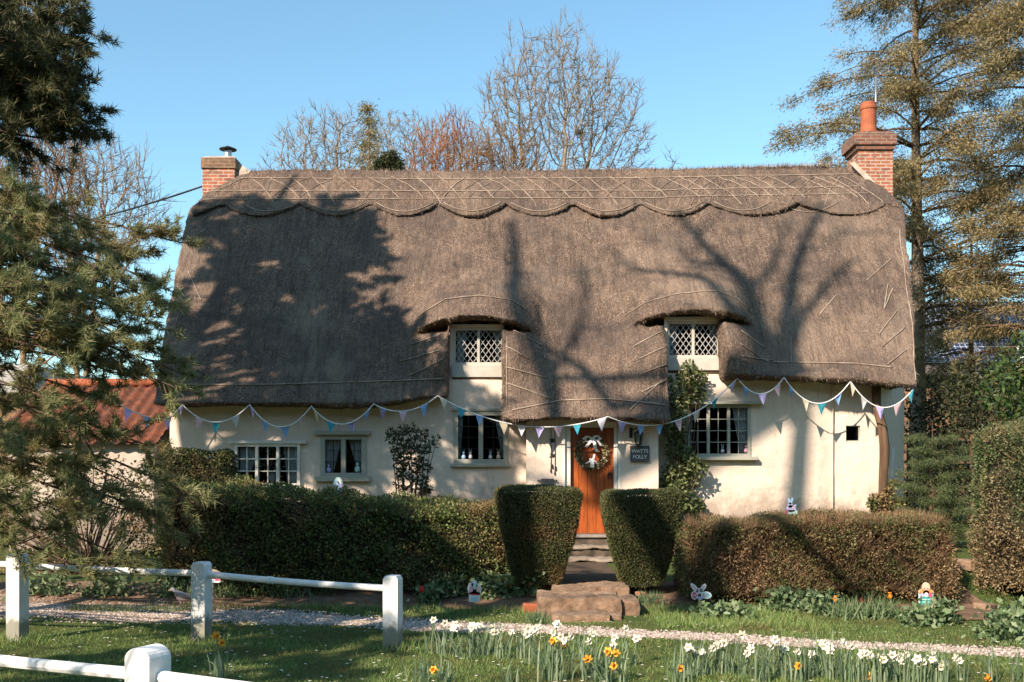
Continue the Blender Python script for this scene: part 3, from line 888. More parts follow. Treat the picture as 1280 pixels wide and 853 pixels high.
def window(spec, Y, lights, cols, rows, mat, fw=0.055, out=0.03, sill=None, drip=None, lattice=False, curtain=(), name='window', sillmat=None, barmat=None, bw=0.009):
    x0, x1, z0, z1 = spec
    f = MB()
    yf, yb = Y - out, Y + 0.07
    f.box(x0, x0 + fw, yf, yb, z0, z1).box(x1 - fw, x1, yf, yb, z0, z1).box(x0 + fw, x1 - fw, yf, yb, z0, z0 + fw).box(x0 + fw, x1 - fw, yf, yb, z1 - fw, z1)
    iw = (x1 - x0 - 2 * fw)
    mull = fw * 1.0
    lw = (iw - mull * (lights - 1)) / lights
    win = None
    panes = []
    for k in range(lights):
        a = x0 + fw + k * (lw + mull); b = a + lw
        if k < lights - 1: f.box(b, b + mull, yf + 0.005, yb, z0 + fw, z1 - fw)
        panes.append((a, b))
    win = f.build(name, mat, cottage, bevel=0.005)
    yg = Y + 0.03
    for k, (a, b) in enumerate(panes):
        za, zb = z0 + fw, z1 - fw
        arr_mesh('pane', [(a, yg, za), (b, yg, za), (b, yg, zb), (a, yg, zb)], [(0, 1, 2, 3)], M_GLASS, win)
        bars = MB()
        if lattice:
            pitch_x, pitch_z = 0.108, 0.15
            w, h = b - a, zb - za
            s = pitch_z / pitch_x
            c = -w * s - h
            segs = []
            n = int((w * s + h) / pitch_z) + 2
            for q in range(-n, n + 1):
                for sg in (1, -1):
                    o = q * pitch_z
                    pts = []
                    for xx in np.linspace(0, w, 40):
                        zz = o + sg * s * xx + (0 if sg > 0 else h)
                        if 0 <= zz <= h: pts.append((a + xx, zz + za))
                    if len(pts) > 2: segs.append((pts[0], pts[-1]))
            for (p, q2) in segs: bars.tube([(p[0], yg - 0.012, p[1]), (q2[0], yg - 0.012, q2[1])], 0.0075, 4)
            bars.build('lattice', M_LEAD, win)
        else:
            for c in range(1, cols):
                xm = a + (b - a) * c / cols
                bars.box(xm - bw, xm + bw, yg - 0.02, yg + 0.014, za, zb)
            for r_ in range(1, rows):
                zm = za + (zb - za) * r_ / rows
                bars.box(a, b, yg - 0.017, yg + 0.011, zm - bw, zm + bw)
            if bars.v: bars.build('glazing_bar', barmat or mat, win)
    if sill:
        a, b, za, zb, o = sill
        MB().box(a, b, Y - o, Y + 0.02, za, zb).build('sill', sillmat or mat, win, bevel=0.008)
    if drip:
        a, b, za, zb, o = drip
        MB().box(a, b, Y - o, Y + 0.02, za, zb).build('drip_board', sillmat or mat, win, bevel=0.006)
    for (xa, xb, za, zb, lean) in curtain:
        n = 40; V = []; Fq = []
        for j in range(9):
            t = j / 8
            for i in range(n + 1):
                s_ = i / n
                xl = xa + (xb - xa) * s_
                # drawn back towards the side lean < 0 (left) or > 0 (right)
                if lean < 0: xl = xa + (xb - xa) * s_ * (1 - (1 - t) * abs(lean))
                elif lean > 0: xl = xb - (xb - xa) * (1 - s_) * (1 - (1 - t) * abs(lean))
                V.append((xl, Y + 0.13 + 0.022 * math.sin(s_ * 34 + t), za + (zb - za) * t))
        for j in range(8):
            for i in range(n): Fq.append((j*(n+1)+i, j*(n+1)+i+1, (j+1)*(n+1)+i+1, (j+1)*(n+1)+i))
        arr_mesh('curtain', V, Fq, M_CURT, win, smooth=True)
    return win
def wp(px0_, px1_, py0, py1, Y=WY): return (wx(px0_, Y), wx(px1_, Y), wz(py1, Y), wz(py0, Y))
window(W1, WY - 0.03, 3, 2, 3, M_FRAMEW, 0.055, 0.05, sill=(wx(290), wx(380), wz(615), wz(608), 0.12), drip=(wx(288), wx(384), wz(555), wz(551), 0.09),
       curtain=((*wp(298, 322, 560, 590),-0.4), (*wp(352, 372, 558, 604), 0.3)))
window(W2, WY, 2, 2, 3, M_FRAME, 0.085, 0.05, barmat=M_IRON, bw=0.005, sill=(wx(395), wx(463), wz(602), wz(595.5), 0.11), drip=(wx(394), wx(464), wz(544), wz(539), 0.13),
       curtain=((*wp(405, 425, 550, 594), -0.5), (*wp(434, 454, 550, 594), 0.7)))
window(W3, WY, 2, 2, 4, M_FRAME, 0.085, 0.03, barmat=M_IRON, bw=0.005, sill=(wx(563), wx(639), wz(584), wz(579.5), 0.10), drip=(wx(565), wx(638), wz(514), wz(511), 0.06),
       curtain=((*wp(571, 579, 518, 576), -0.5), (*wp(618, 631, 518, 572), 0.7)))
window(W4, WY, 3, 2, 4, M_FRAME, 0.055, 0.03, bw=0.0065, sill=(wx(850), wx(946), wz(575.5), wz(571), 0.13), drip=(wx(852), wx(952), wz(506), wz(502.5), 0.16),
       curtain=((*wp(917, 936, 508, 568), 0.55), (*wp(860, 868, 508, 568), -0.3)))
window(W5, WY + 0.1, 1, 1, 1, M_FRAME, 0.02, 0.0)
window(D1, WY + 0.09, 2, 1, 1, M_FRAMED, 0.05, 0.03, lattice=True, sill=(wx(564.5), wx(631), wz(472), wz(456.5), 0.14), sillmat=M_FRAMED,
       curtain=((*wp(571, 584, 408, 455), -0.45), (*wp(616, 627, 408, 455), 0.5)), name='dormer_window')
window(D2, WY + 0.09, 2, 1, 1, M_FRAMED, 0.05, 0.03, lattice=True, sill=(wx(833), wx(902), wz(463.5), wz(447.5), 0.14), sillmat=M_FRAMED,
       curtain=((*wp(839, 850, 400, 446), -0.5), (*wp(888, 899, 400, 446), 0.5)), name='dormer_window')
# bent oak post at the canted corner
MB().tube([at(1095, 478, 18.93), at(1096, 510, 18.93), at(1103, 535, 18.93), at(1106, 560, 18.93), at(1104, 600, 18.93), at(1103, 645, 18.93)],
          [0.09, 0.075, 0.085, 0.09, 0.08, 0.085], 10).build('oak_post', M_TIMBER, cottage, smooth=True)
MB().tube([at(1116, 560, 19.3), at(1114, 600, 19.25), at(1113, 655, 19.2)], 0.035, 8).build('drain_pipe', M_FRAMEW, cottage, smooth=True)
mw = MB(); mw.box(wx(566), wx(632), 18.985, 19.0, wz(474.5), wz(472.2)); mw.box(wx(834), wx(903), 18.985, 19.0, wz(466), wz(463.8))
mw.build('apron_strip', M_TIMBER, cottage)

# ---- chimneys
CY = 22.55
def cx_(px): return X_at(px, CY)
def cz_(py): return Z_at(py, CY)
cl = MB().box(cx_(258), cx_(298), CY - 0.3, CY + 0.35, 7.1, cz_(216)).build('chimney', M_BRICK, cottage, bevel=0.006)
MB().box(cx_(256.5), cx_(299.5), CY - 0.33, CY + 0.38, cz_(216), cz_(203)).build('corbel_band', M_BRICKO, cl, bevel=0.012)
MB().add([(cx_(256.5), CY-0.33, cz_(203)), (cx_(299.5), CY-0.33, cz_(203)), (cx_(299.5), CY+0.38, cz_(203)), (cx_(256.5), CY+0.38, cz_(203)),
          (cx_(262), CY-0.2, cz_(199)), (cx_(295), CY-0.2, cz_(199)), (cx_(295), CY+0.25, cz_(199)), (cx_(262), CY+0.25, cz_(199))],
         [(0,1,5,4),(1,2,6,5),(2,3,7,6),(3,0,4,7),(4,5,6,7),(0,3,2,1)]).build('flaunching', M_MORTAR, cl)
fl = MB(); fl.lathe([(0.085, 0), (0.085, 0.20), (0.06, 0.20)], (cx_(285), CY, cz_(200)), 14); fl.build('flue_pipe', M_STEEL, cl, smooth=False)
fl = MB(); fl.lathe([(0.19, 0), (0.19, 0.012), (0.10, 0.05), (0.02, 0.085)], (cx_(285), CY, cz_(187.5)), 16)
for a in (0, 2.1, 4.2): fl.tube([(cx_(285) + 0.08*math.cos(a), CY + 0.08*math.sin(a), cz_(190)), (cx_(285) + 0.1*math.cos(a), CY + 0.1*math.sin(a), cz_(187))], 0.01, 5)
fl.build('cowl', M_IRON, cl)
sk = MB()
sk.add([at(257, 243, 22.2), at(300, 226, 22.2), at(302, 232, 22.0), at(262, 250, 22.0), at(257, 243, 22.7), at(300, 226, 22.7)], [(0, 1, 2, 3), (4, 5, 1, 0)])
sk.add([at(299, 204, 22.4), at(313, 214, 22.3), at(303, 226, 22.2), at(299, 226, 22.2)], [(0, 1, 2, 3)])
sk.build('mortar_skirt', M_MORTAR, cl)
crr = MB().box(cx_(1067), cx_(1110), CY - 0.3, CY + 0.4, 7.0, cz_(193)).build('chimney', M_BRICK, cottage, bevel=0.006)
tb = MB().box(cx_(1064), cx_(1111.5), CY - 0.35, CY + 0.45, cz_(193), cz_(188)).box(cx_(1060.5), cx_(1113), CY - 0.39, CY + 0.49, cz_(187.8), cz_(174)).box(cx_(1066), cx_(1111), CY - 0.33, CY + 0.43, cz_(173.8), cz_(170))
tb.build('corbel_band', M_BRICKD, crr, bevel=0.01)
pt = MB(); pr = (10.2 / F * CY)
pt.lathe([(pr*1.08, 0), (pr*1.03, 0.06), (pr*0.92, 0.2), (pr*0.9, 0.56), (pr*1.0, 0.585), (pr*1.0, 0.64), (pr*0.92, 0.66), (pr*0.94, 0.72), (pr*0.75, 0.73), (pr*0.72, 0.5)], (cx_(1085), CY - 0.02, cz_(171)), 20)
pt.build('chimney_pot', M_CLAY, crr, smooth=False)
MB().tube([(cx_(1096.5), CY + 0.12, cz_(178)), (cx_(1097.5), CY + 0.12, cz_(93))], 0.028, 8).build('aerial_mast', M_STEEL, crr, smooth=True)
sk = MB()
sk.add([at(1062, 204, 22.2), at(1068, 202, 22.2), at(1112, 246, 22.0), at(1106, 250, 21.9), at(1062, 204, 22.6), at(1068, 202, 22.6)], [(0, 1, 2, 3), (0, 4, 5, 1)])
sk.build('mortar_skirt', M_MORTAR, crr)

# ------------------------------------------------------------------ things fixed to or hung from the cottage
hs = empty('house_sign', (X_at(799.5, PY), PY - 0.02, Z_at(567.5, PY)), 'dark grey slate house sign lettered WATTS FOLLY beside the orange door', 'house sign')
sx0, sx1, sz0, sz1 = X_at(787.5, PY), X_at(811.5, PY), Z_at(577.5, PY), Z_at(557.5, PY)
MB().box(sx0, sx1, PY - 0.045, PY - 0.018, sz0, sz1).build('slate_panel', M_SLATE, hs, bevel=0.004)
def lettering(txt, xc, zc, h, y, mat, parent):
    cu = bpy.data.curves.new('lettering', 'FONT'); cu.body = txt; cu.size = h * 1.42; cu.align_x = 'CENTER'; cu.align_y = 'CENTER'; cu.extrude = 0.002; cu.offset = 0.0008; cu.space_character = 0.98
    o = bpy.data.objects.new('tmp', cu); COL.objects.link(o)
    me = bpy.data.meshes.new_from_object(o.evaluated_get(bpy.context.evaluated_depsgraph_get()))
    bpy.data.objects.remove(o)
    Mx = Matrix.Translation((xc, y, zc)) @ Matrix.Rotation(R(90), 4, 'X')
    me.transform(Mx)
    # serif feet: thin slabs along the top and bottom of the upright strokes
    return link('lettering', me, mat, parent)
sxm = (sx0 + sx1) / 2
lettering('WATTS', sxm, sz0 + (sz1 - sz0) * 0.66, 0.064, PY - 0.048, M_PAINTW, hs)
lettering('FOLLY', sxm, sz0 + (sz1 - sz0) * 0.30, 0.064, PY - 0.048, M_PAINTW, hs)

def wreath():
    c = Vector((X_at(739.5, dy), dy - 0.06, Z_at(566.5, dy)))
    root = empty('door_wreath', c, 'round olive and cream leaf wreath with white bows on the orange door', 'wreath')
    r = np.random.default_rng(21); n = 900
    t = r.uniform(0, 2 * PI, n); a = r.uniform(0, 2 * PI, n); rr_ = 0.055 * np.sqrt(r.random(n))
    Rm = 0.245
    p = np.stack([(Rm + rr_ * np.cos(a)) * np.cos(t), rr_ * np.sin(a) * 0.8, (Rm + rr_ * np.cos(a)) * np.sin(t)], -1) + np.array(c)
    d = unit(np.stack([np.cos(t + 1.0), r.uniform(-0.9, 0.2, n), np.sin(t + 1.0)], -1) + r.normal(size=(n, 3)) * 0.5)
    V, Fq = leaf_arrays(p, d, r.uniform(0.04, 0.075, n), 0.028, r)
    arr_mesh('foliage_ring', V, Fq, M_leaf('wreath_leaves', [(0.06, 0.065, 0.02), (0.16, 0.13, 0.05), (0.33, 0.27, 0.13), (0.55, 0.48, 0.33)], 0.1), root)
    MB().tube([c + Vector((Rm * math.cos(q), 0.01, Rm * math.sin(q))) for q in np.linspace(0, 2 * PI, 33)], 0.03, 8, False).build('hoop', M_BARK, root, smooth=True)
    def ribbon(pts, w):
        m = MB(); vs = []
        for k, (x, z) in enumerate(pts):
            y = -0.075 - 0.025 * math.sin(k * 1.9)
            vs += [c + Vector((x - w / 2, y, z + 0.01 * math.sin(k))), c + Vector((x + w / 2, y - 0.012, z))]
        m.add(vs, [(2*k, 2*k+1, 2*k+3, 2*k+2) for k in range(len(pts) - 1)])
        return m
    bow = MB()
    for pts, w in (([(0, 0.25), (-0.08, 0.30), (-0.15, 0.25), (-0.09, 0.20), (0, 0.24)], 0.06), ([(0, 0.25), (0.08, 0.31), (0.15, 0.26), (0.08, 0.2), (0, 0.24)], 0.06),
                   ([(0.0, 0.25), (0.04, 0.17), (0.06, 0.07), (0.10, 0.02)], 0.06), ([(0.0, 0.25), (-0.05, 0.18), (-0.11, 0.10)], 0.055), ([(0.02, 0.25), (0.11, 0.2), (0.16, 0.12)], 0.05)):
        q = ribbon(pts, w); bow.add(q.v, q.f)
    bow.build('ribbon_bow', P_WHITE, root)
    b2 = MB()
    for pts, w in (([(-0.02, -0.10), (0.0, -0.2), (0.0, -0.27)], 0.07), ([(-0.01, -0.13), (-0.07, -0.17), (-0.11, -0.2)], 0.045), ([(0.01, -0.13), (0.06, -0.16), (0.10, -0.21)], 0.045), ([(0.02, -0.12), (0.03, -0.06), (0.05, -0.03)], 0.035)):
        q = ribbon(pts, w); b2.add(q.v, q.f)
    b2.build('small_bow', P_WHITE, root)
wreath()

def lantern():
    c = Vector((X_at(797, PY), PY - 0.14, Z_at(549, PY)))
    root = empty('wall_lantern', c, 'black glass wall lantern on a bracket above the house sign', 'lantern')
    m = MB()
    m.tube([c + Vector((-0.12, 0.14, 0.1)), c + Vector((-0.11, 0.03, 0.16)), c + Vector((0, 0, 0.2)), c + Vector((0, 0, 0.13))], 0.011, 6)
    m.box(c.x - 0.15, c.x - 0.09, PY - 0.012, PY + 0.005, c.z + 0.02, c.z + 0.2)
    m.build('bracket', M_IRON, root)
    f = MB()
    f.lathe([(0.09, 0.09), (0.085, 0.1), (0.03, 0.14), (0.012, 0.16)], c, 6)
    f.lathe([(0.02, -0.13), (0.06, -0.1), (0.065, -0.09)], c, 6)
    for k in range(6):
        a = k * PI / 3
        f.tube([c + Vector((0.062 * math.cos(a), 0.062 * math.sin(a), -0.09)), c + Vector((0.086 * math.cos(a), 0.086 * math.sin(a), 0.09))], 0.006, 4)
    f.build('cage', M_IRON, root)
    g = MB(); g.lathe([(0.056, -0.088), (0.08, 0.088)], c, 6); g.build('glass', M_GLASS, root)
lantern()

ib = empty('bell_pull', (X_at(690, PY), PY - 0.02, Z_at(575, PY)), 'black iron bell pull with two cross plates on the porch wall', 'bell pull')
m = MB()
for px in (688.5, 693.5): m.tube([(X_at(px, PY), PY - 0.03, Z_at(534, PY)), (X_at(px + 0.3, PY), PY - 0.03, Z_at(560, PY)), (X_at(px, PY), PY - 0.03, Z_at(591, PY))], 0.006, 5)
m.build('rod', M_IRON, ib)
for py in (551, 569.5):
    m = MB(); xc, zc = X_at(690.5, PY), Z_at(py, PY)
    for (a, b) in ((-0.055, -0.04), (0.0, -0.035), (0.055, -0.04)): pass
    m.prism_y([(xc-0.06, zc+0.04), (xc-0.02, zc+0.02), (xc, zc+0.045), (xc+0.02, zc+0.02), (xc+0.06, zc+0.04), (xc+0.03, zc), (xc+0.06, zc-0.04), (xc+0.02, zc-0.02), (xc, zc-0.045), (xc-0.02, zc-0.02), (xc-0.06, zc-0.04), (xc-0.03, zc)], PY - 0.03, PY - 0.012)
    m.build('cross_plate', M_IRON, ib)
m = MB()
for px, py in ((688.5, 588), (693.5, 591), (690.5, 583), (694.5, 585)): m.lathe([(0.004, -0.05), (0.014, -0.03), (0.01, 0.02), (0.004, 0.04)], (X_at(px, PY), PY - 0.03, Z_at(py, PY)), 6)
m.build('weight', M_IRON, ib)
lb = empty('letter_holder', (X_at(684, PY), PY, Z_at(601, PY)), 'black iron letter box with arrow ends behind the left clipped yew', 'letter box')
m = MB(); m.box(X_at(676, PY), X_at(692, PY), PY - 0.07, PY - 0.0, Z_at(606, PY), Z_at(598.5, PY)); m.build('box', M_SLATE, lb, bevel=0.006)
m = MB(); za = Z_at(601, PY)
for s_, px in ((-1, 676), (1, 692)):
    xa = X_at(px, PY)
    m.tube([(xa, PY - 0.05, za), (xa + s_ * 0.06, PY - 0.05, za)], 0.007, 5)
    m.prism_y([(xa + s_ * 0.03, za - 0.03), (xa + s_ * 0.07, za), (xa + s_ * 0.03, za + 0.03), (xa + s_ * 0.042, za)], PY - 0.056, PY - 0.044)
m.build('arrow_end', M_IRON, lb)
nm = MB(); nm.lathe([(0.05, 0), (0.046, 0.008), (0.02, 0.012)], (0, 0, 0), 20)
nm.v = [(X_at(680.5, PY) + v[0], PY - 0.004 - v[2], Z_at(570.5, PY) + v[1] * 0.55) for v in nm.v]
tag(nm.build('number_plaque', M_FRAMEW), 'small oval cream number plaque beside the iron bell pull', 'plaque')

# bunting strung along the eaves
def bunting():
    nodes = [(150, 506, 18.0), (200, 526, 18.3), (228, 506, 18.42), (312, 506, 18.42), (389, 508, 18.42), (467, 505, 18.42), (547, 495, 18.42), (760, 521, 17.9), (922, 473, 18.42), (980, 472, 18.42), (1063, 477, 18.42), (1142, 486, 18.42)]
    sag = [2, 4, 22, 27, 24, 14, 24, 30, 20, 30, 28, 22]
    root = empty('bunting', at(640, 520, 18.3), 'pastel pennant bunting string looped along the eaves of the cottage', 'bunting')
    line = []
    for k in range(len(nodes) - 1):
        a, b = at(*nodes[k]), at(*nodes[k + 1])
        dp = sag[k] / F * 18.4
        n = 28
        for i in range(n):
            t = i / n
            p = a.lerp(b, t); p.z -= 4 * dp * t * (1 - t)
            line.append(p)
    line.append(at(*nodes[-1]))
    MB().tube(line, 0.011, 5).build('cord', P_WHITE, root, smooth=True)
    order = ['sky blue', 'cream', 'white', 'lilac', 'pale pink', 'turquoise', 'white', 'lilac', 'sky blue', 'sky blue', 'pale pink', 'cream', 'turquoise', 'lilac', 'sky blue', 'lilac', 'pale pink', 'sky blue', 'cream', 'turquoise']
    L = 0.0; nxt = 0.15; i = 0
    rj = random.Random(2)
    for k in range(1, len(line)):
        seg = (line[k] - line[k - 1]).length
        L += seg
        if L >= nxt:
            p = line[k]; d = (line[k] - line[k - 1]).normalized()
            w, h = 0.165 * rj.uniform(0.9, 1.08), 0.205 * rj.uniform(0.88, 1.1)
            sw = rj.uniform(-0.09, 0.09)
            tip = Vector((p.x + rj.uniform(-0.03, 0.03), p.y + sw, p.z - h))
            a, b = p - d * w / 2, p + d * w / 2
            mid = (a + b + tip) / 3 + Vector((0, rj.uniform(-0.035, 0.035), 0))
            m = MB(); m.add([a, b, tip, mid], [(0, 1, 3), (1, 2, 3), (2, 0, 3)])
            name = order[i % len(order)] if 3 <= i else rj.choice(['cream', 'sky blue', 'lilac'])
            o = m.build('flag', M_FLAG[name], root)
            o['label'] = name + ' triangular flag'
            i += 1; nxt = L + rj.uniform(0.29, 0.37)
bunting()

# overhead wire to the left chimney
wa, wb = at(256, 232, 22.4), at(-60, 300, 30)
tag(MB().tube([wa.lerp(wb, t) - Vector((0, 0, 1.0 * t * (1 - t))) for t in np.linspace(0, 1, 14)], 0.022, 5).build('overhead_wire', M_IRON, smooth=True),
    'thin black overhead wire running from the left brick chimney', 'cable')

# ornaments on the window sills
def bunny(px, py, Y, h, mat, label, kind='rabbit'):
    c = at(px, py, Y)
    root = empty('bunny_ornament', c, label, 'ornament', 'ornaments in the cottage windows')
    m = MB(); s_ = h / 0.2
    m.lathe([(0.02*s_, 0), (0.045*s_, 0.015*s_), (0.05*s_, 0.05*s_), (0.035*s_, 0.085*s_), (0.022*s_, 0.10*s_), (0.034*s_, 0.115*s_), (0.034*s_, 0.135*s_), (0.012*s_, 0.15*s_)], c, 12)
    for q in (-1, 1): m.tube([c + Vector((q*0.012*s_, 0, 0.14*s_)), c + Vector((q*0.02*s_, 0, 0.17*s_)), c + Vector((q*0.026*s_, 0, 0.205*s_))], [0.008*s_, 0.013*s_, 0.004*s_], 6)
    m.build('body', mat, root, smooth=True)
YI = 19.06
bunny(579.5, 574.5, YI, 0.2, P_BLUE, 'pale blue rabbit ornament in the casement left of the porch')
bunny(588, 574, YI, 0.19, P_WHITE, 'white rabbit ornament beside the pale blue rabbit')
bunny(613, 574, YI, 0.18, P_WHITE, 'white rabbit ornament beside the orange rabbit')
bunny(623, 574.5, YI, 0.2, P_PEACH, 'orange rabbit ornament in the casement left of the porch')
bunny(411, 591, YI, 0.22, P_LILAC, 'lilac rabbit ornament in the double casement')
bunny(447, 591, YI, 0.26, P_MINT, 'turquoise and white rabbit ornament in the double casement')
bunny(932, 566.5, YI, 0.2, P_PINK, 'pink rabbit ornament in the window right of the porch')
bunny(903, 566.5, YI, 0.17, P_WHITE, 'white ornament in the middle of the window right of the porch')
def posy():
    c = at(340, 603, 19.14)
    root = empty('flower_arrangement', c, 'tall posy of orange and white flowers behind the white casement', 'flowers')
    MB().lathe([(0.05, 0), (0.08, 0.06), (0.06, 0.16), (0.07, 0.18)], c, 12).build('vase', P_WHITE, root, smooth=True)
    r = np.random.default_rng(8); n = 240
    p = np.array(c) + np.stack([r.normal(0, 0.11, n), r.normal(0, 0.04, n), r.uniform(0.12, 0.68, n)], -1)
    V, Fq = leaf_arrays(p, rand_dirs(n, r), 0.05, 0.04, r)
    arr_mesh('blossom', V, Fq, M_leaf('posy_petals', [(0.65, 0.3, 0.12), (0.75, 0.68, 0.6), (0.1, 0.13, 0.05), (0.7, 0.45, 0.2)], 0.1), root)
posy()

# ------------------------------------------------------------------ neighbouring buildings
def outbuilding():
    Y0, Y1 = 18.8, 21.6
    root = empty('outbuilding', (-7.9, 19.8, 0.1), 'low pale outbuilding with red pantiled roof behind the left pine', 'outbuilding')
    x0, x1 = -10.4, X_at(196, 18.8)
    ze, zr = Z_at(556, 18.6), Z_at(482, 21.0)
    xr0 = X_at(60, 21.0)
    m = MB(); m.box(X_at(10, 18.8), x1 - 0.05, Y0, Y1 + 2, 0.1, ze)
    m.build('wall', M_WALL2, root)
    # pantiles: waves across, steps down the slope
    def plane(name, A, B, C_, D, rows, cols):
        V = []; Fq = []
        A, B, C_, D = map(Vector, (A, B, C_, D))
        nrm = (B - A).cross(D - A).normalized()
        if nrm.z < 0: nrm = -nrm
        nx = cols * 6
        for r_ in range(rows):
            for half in (0, 1):
                t = (r_ + half * 0.999) / rows
                for i in range(nx + 1):
                    s_ = i / nx
                    p = (A.lerp(B, s_)).lerp(D.lerp(C_, s_), t)
                    p = p + nrm * (0.035 * math.sin(s_ * cols * 2 * PI) + 0.035 * (1 - half))
                    V.append(p)
        for j in range(rows * 2 - 1):
            for i in range(nx): Fq.append((j*(nx+1)+i, j*(nx+1)+i+1, (j+1)*(nx+1)+i+1, (j+1)*(nx+1)+i))
        return arr_mesh(name, [tuple(v) for v in V], Fq, M('red_pantile', (0.20, 0.062, 0.032), (0.075, 0.036, 0.026), 5.5, 0.85, 0.4, 25), root, smooth=True)
    plane('roof', (X_at(0, 18.6) - 0.1, 18.6, ze), (x1 + 0.06, 18.6, ze), (x1 + 0.06, 21.0, zr), (xr0, 21.0, zr), 12, 13)
    b = MB(); b.box(X_at(0, 18.6), x1 + 0.05, 21.02, 21.8, ze, zr - 0.3); b.build('rear_wall', M_WALL2, root)
    MB().tube([(X_at(0, 18.6) - 0.1, 18.58, ze + 0.06), (xr0, 21.0, zr + 0.02)], 0.06, 8).build('ridge_tile', M_PANT, root, smooth=True)
    MB().tube([(xr0, 21.0, zr + 0.05), (x1, 21.0, zr + 0.05)], 0.09, 8).build('ridge_tile', M_CLAY, root, smooth=True)
outbuilding()
def garage():
    root = empty('flat_roofed_garage', (-12.6, 26, 0.1), 'plain grey flat roofed garage behind the red pantiled roof', 'garage')
    MB().box(-16, X_at(36, 25), 25.0, 30, Z_at(491, 25), Z_at(455, 25)).build('fascia', M('grey_fascia', (0.42, 0.40, 0.38), (0.36, 0.345, 0.33), 3, 0.7), root, bevel=0.02)
    MB().box(-15.8, X_at(33, 25), 25.3, 29.8, 0.1, Z_at(491, 25)).build('wall', M_BRICKO, root)
garage()
def solar_house():
    Y0, Y1 = 36.0, 39.0
    root = empty('neighbour_house', (16, 38, 0.1), 'neighbouring house with blue solar panels on its roof behind the spruce', 'house')
    x0, x1 = X_at(1110, 36), 22.0
    ze, zr = Z_at(470, 36), Z_at(376, 39)
    MB().box(x0 + 0.3, x1, 36.4, 43, 0.1, ze).build('wall', M_BRICKO, root)
    m = MB(); m.add([(x0, 35.9, ze), (x1, 35.9, ze), (x1, 39.2, zr), (x0, 39.2, zr), (x0, 42.6, ze), (x1, 42.6, ze)], [(0, 1, 2, 3), (3, 2, 5, 4), (0, 3, 4), (1, 5, 2)])
    m.build('roof', M('slate_tiles', (0.10, 0.085, 0.08), (0.16, 0.12, 0.10), 9, 0.7, 0.3, 30, stretch=(1, 1, 4)), root)
    t = NT('solar_cells')
    br = t.new('ShaderNodeTexBrick'); br.offset = 0; br.inputs['Scale'].default_value = 1; br.inputs['Brick Width'].default_value = 0.2; br.inputs['Row Height'].default_value = 0.2; br.inputs['Mortar Size'].default_value = 0.02
    br.inputs['Color1'].default_value = (0.025, 0.04, 0.085, 1); br.inputs['Color2'].default_value = (0.03, 0.045, 0.10, 1); br.inputs['Mortar'].default_value = (0.3, 0.32, 0.36, 1)
    tc = t.new('ShaderNodeTexCoord'); mp = t.new('ShaderNodeMapping'); mp.inputs['Rotation'].default_value = (R(-55), 0, 0)
    t.link(tc.outputs['Object'], mp.inputs['Vector']); t.link(mp.outputs[0], br.inputs['Vector']); t.base(br.outputs['Color'])
    t.p.inputs['Roughness'].default_value = 0.15
    U = Vector((0, 3.3, zr - ze)); N = Vector((1, 0, 0)).cross(U).normalized()
    for i in range(4):
        for j in range(2):
            xa = X_at(1146, 37) + i * 1.06
            a = Vector((xa, 35.9, ze)) + U * (0.14 + 0.41 * j) + N * 0.08
            up = U * 0.39
            m = MB(); q = [a, a + Vector((1.0, 0, 0)), a + Vector((1.0, 0, 0)) + up, a + up]
            m.add(q + [v - N * 0.04 for v in q], [(0, 1, 2, 3), (4, 7, 6, 5), (0, 4, 5, 1), (1, 5, 6, 2), (2, 6, 7, 3), (3, 7, 4, 0)])
            pn = m.build('solar_panel', t.m, root)
            fm = MB()
            for k in range(4): fm.tube([q[k] + N * 0.01, q[(k + 1) % 4] + N * 0.01], 0.03, 4)
            fm.build('frame', M_STEEL, pn)
solar_house()

# ------------------------------------------------------------------ steps up to the door
def slab(m, x0, x1, y0, y1, z0, z1, r):
    """rough worn block: a gridded box with broken, rounded edges"""
    sx, sy, sz = x1 - x0, y1 - y0, z1 - z0
    nx, ny, nz = max(4, int(sx / 0.035)), max(4, int(sy / 0.05)), max(4, int(sz / 0.035))
    seed = r.uniform(0, 50)
    def surf(u, v, w):
        p = Vector((u * sx / 2, v * sy / 2, w * sz / 2)); rad = 0.02
        i = Vector((max(-sx/2+rad, min(sx/2-rad, p.x)), max(-sy/2+rad, min(sy/2-rad, p.y)), max(-sz/2+rad, min(sz/2-rad, p.z))))
        d = p - i
        if d.length > rad: p = i + d.normalized() * rad
        q = Vector(((x0 + x1) / 2, (y0 + y1) / 2, (z0 + z1) / 2)) + p
        k = Vector((noise.noise(q * 5 + Vector((seed, 0, 0))), noise.noise(q * 5 + Vector((0, seed, 0))), noise.noise(q * 5 + Vector((0, 0, seed))))) * 0.024
        k += Vector((noise.noise(q * 16), noise.noise(q * 16 + Vector((9, 0, 0))), noise.noise(q * 16 + Vector((0, 9, 0))))) * 0.014
        return q + k
    for ax, sg, na, nb in ((0, 1, ny, nz), (0, -1, ny, nz), (1, 1, nx, nz), (1, -1, nx, nz), (2, 1, nx, ny)):
        b = len(m.v)
        for i in range(na + 1):
            for j in range(nb + 1):
                u, v = -1 + 2 * i / na, -1 + 2 * j / nb
                m.v.append(tuple(surf(*((sg, u, v) if ax == 0 else (u, sg, v) if ax == 1 else (u, v, sg)))))
        for i in range(na):
            for j in range(nb): m.f.append((b + i*(nb+1)+j, b + (i+1)*(nb+1)+j, b + (i+1)*(nb+1)+j+1, b + i*(nb+1)+j+1))
st = empty('stone_steps', (0.7, 11.0, 0), 'broad worn sandstone steps rising from the gravel path between the yews', 'steps')
r = random.Random(4)
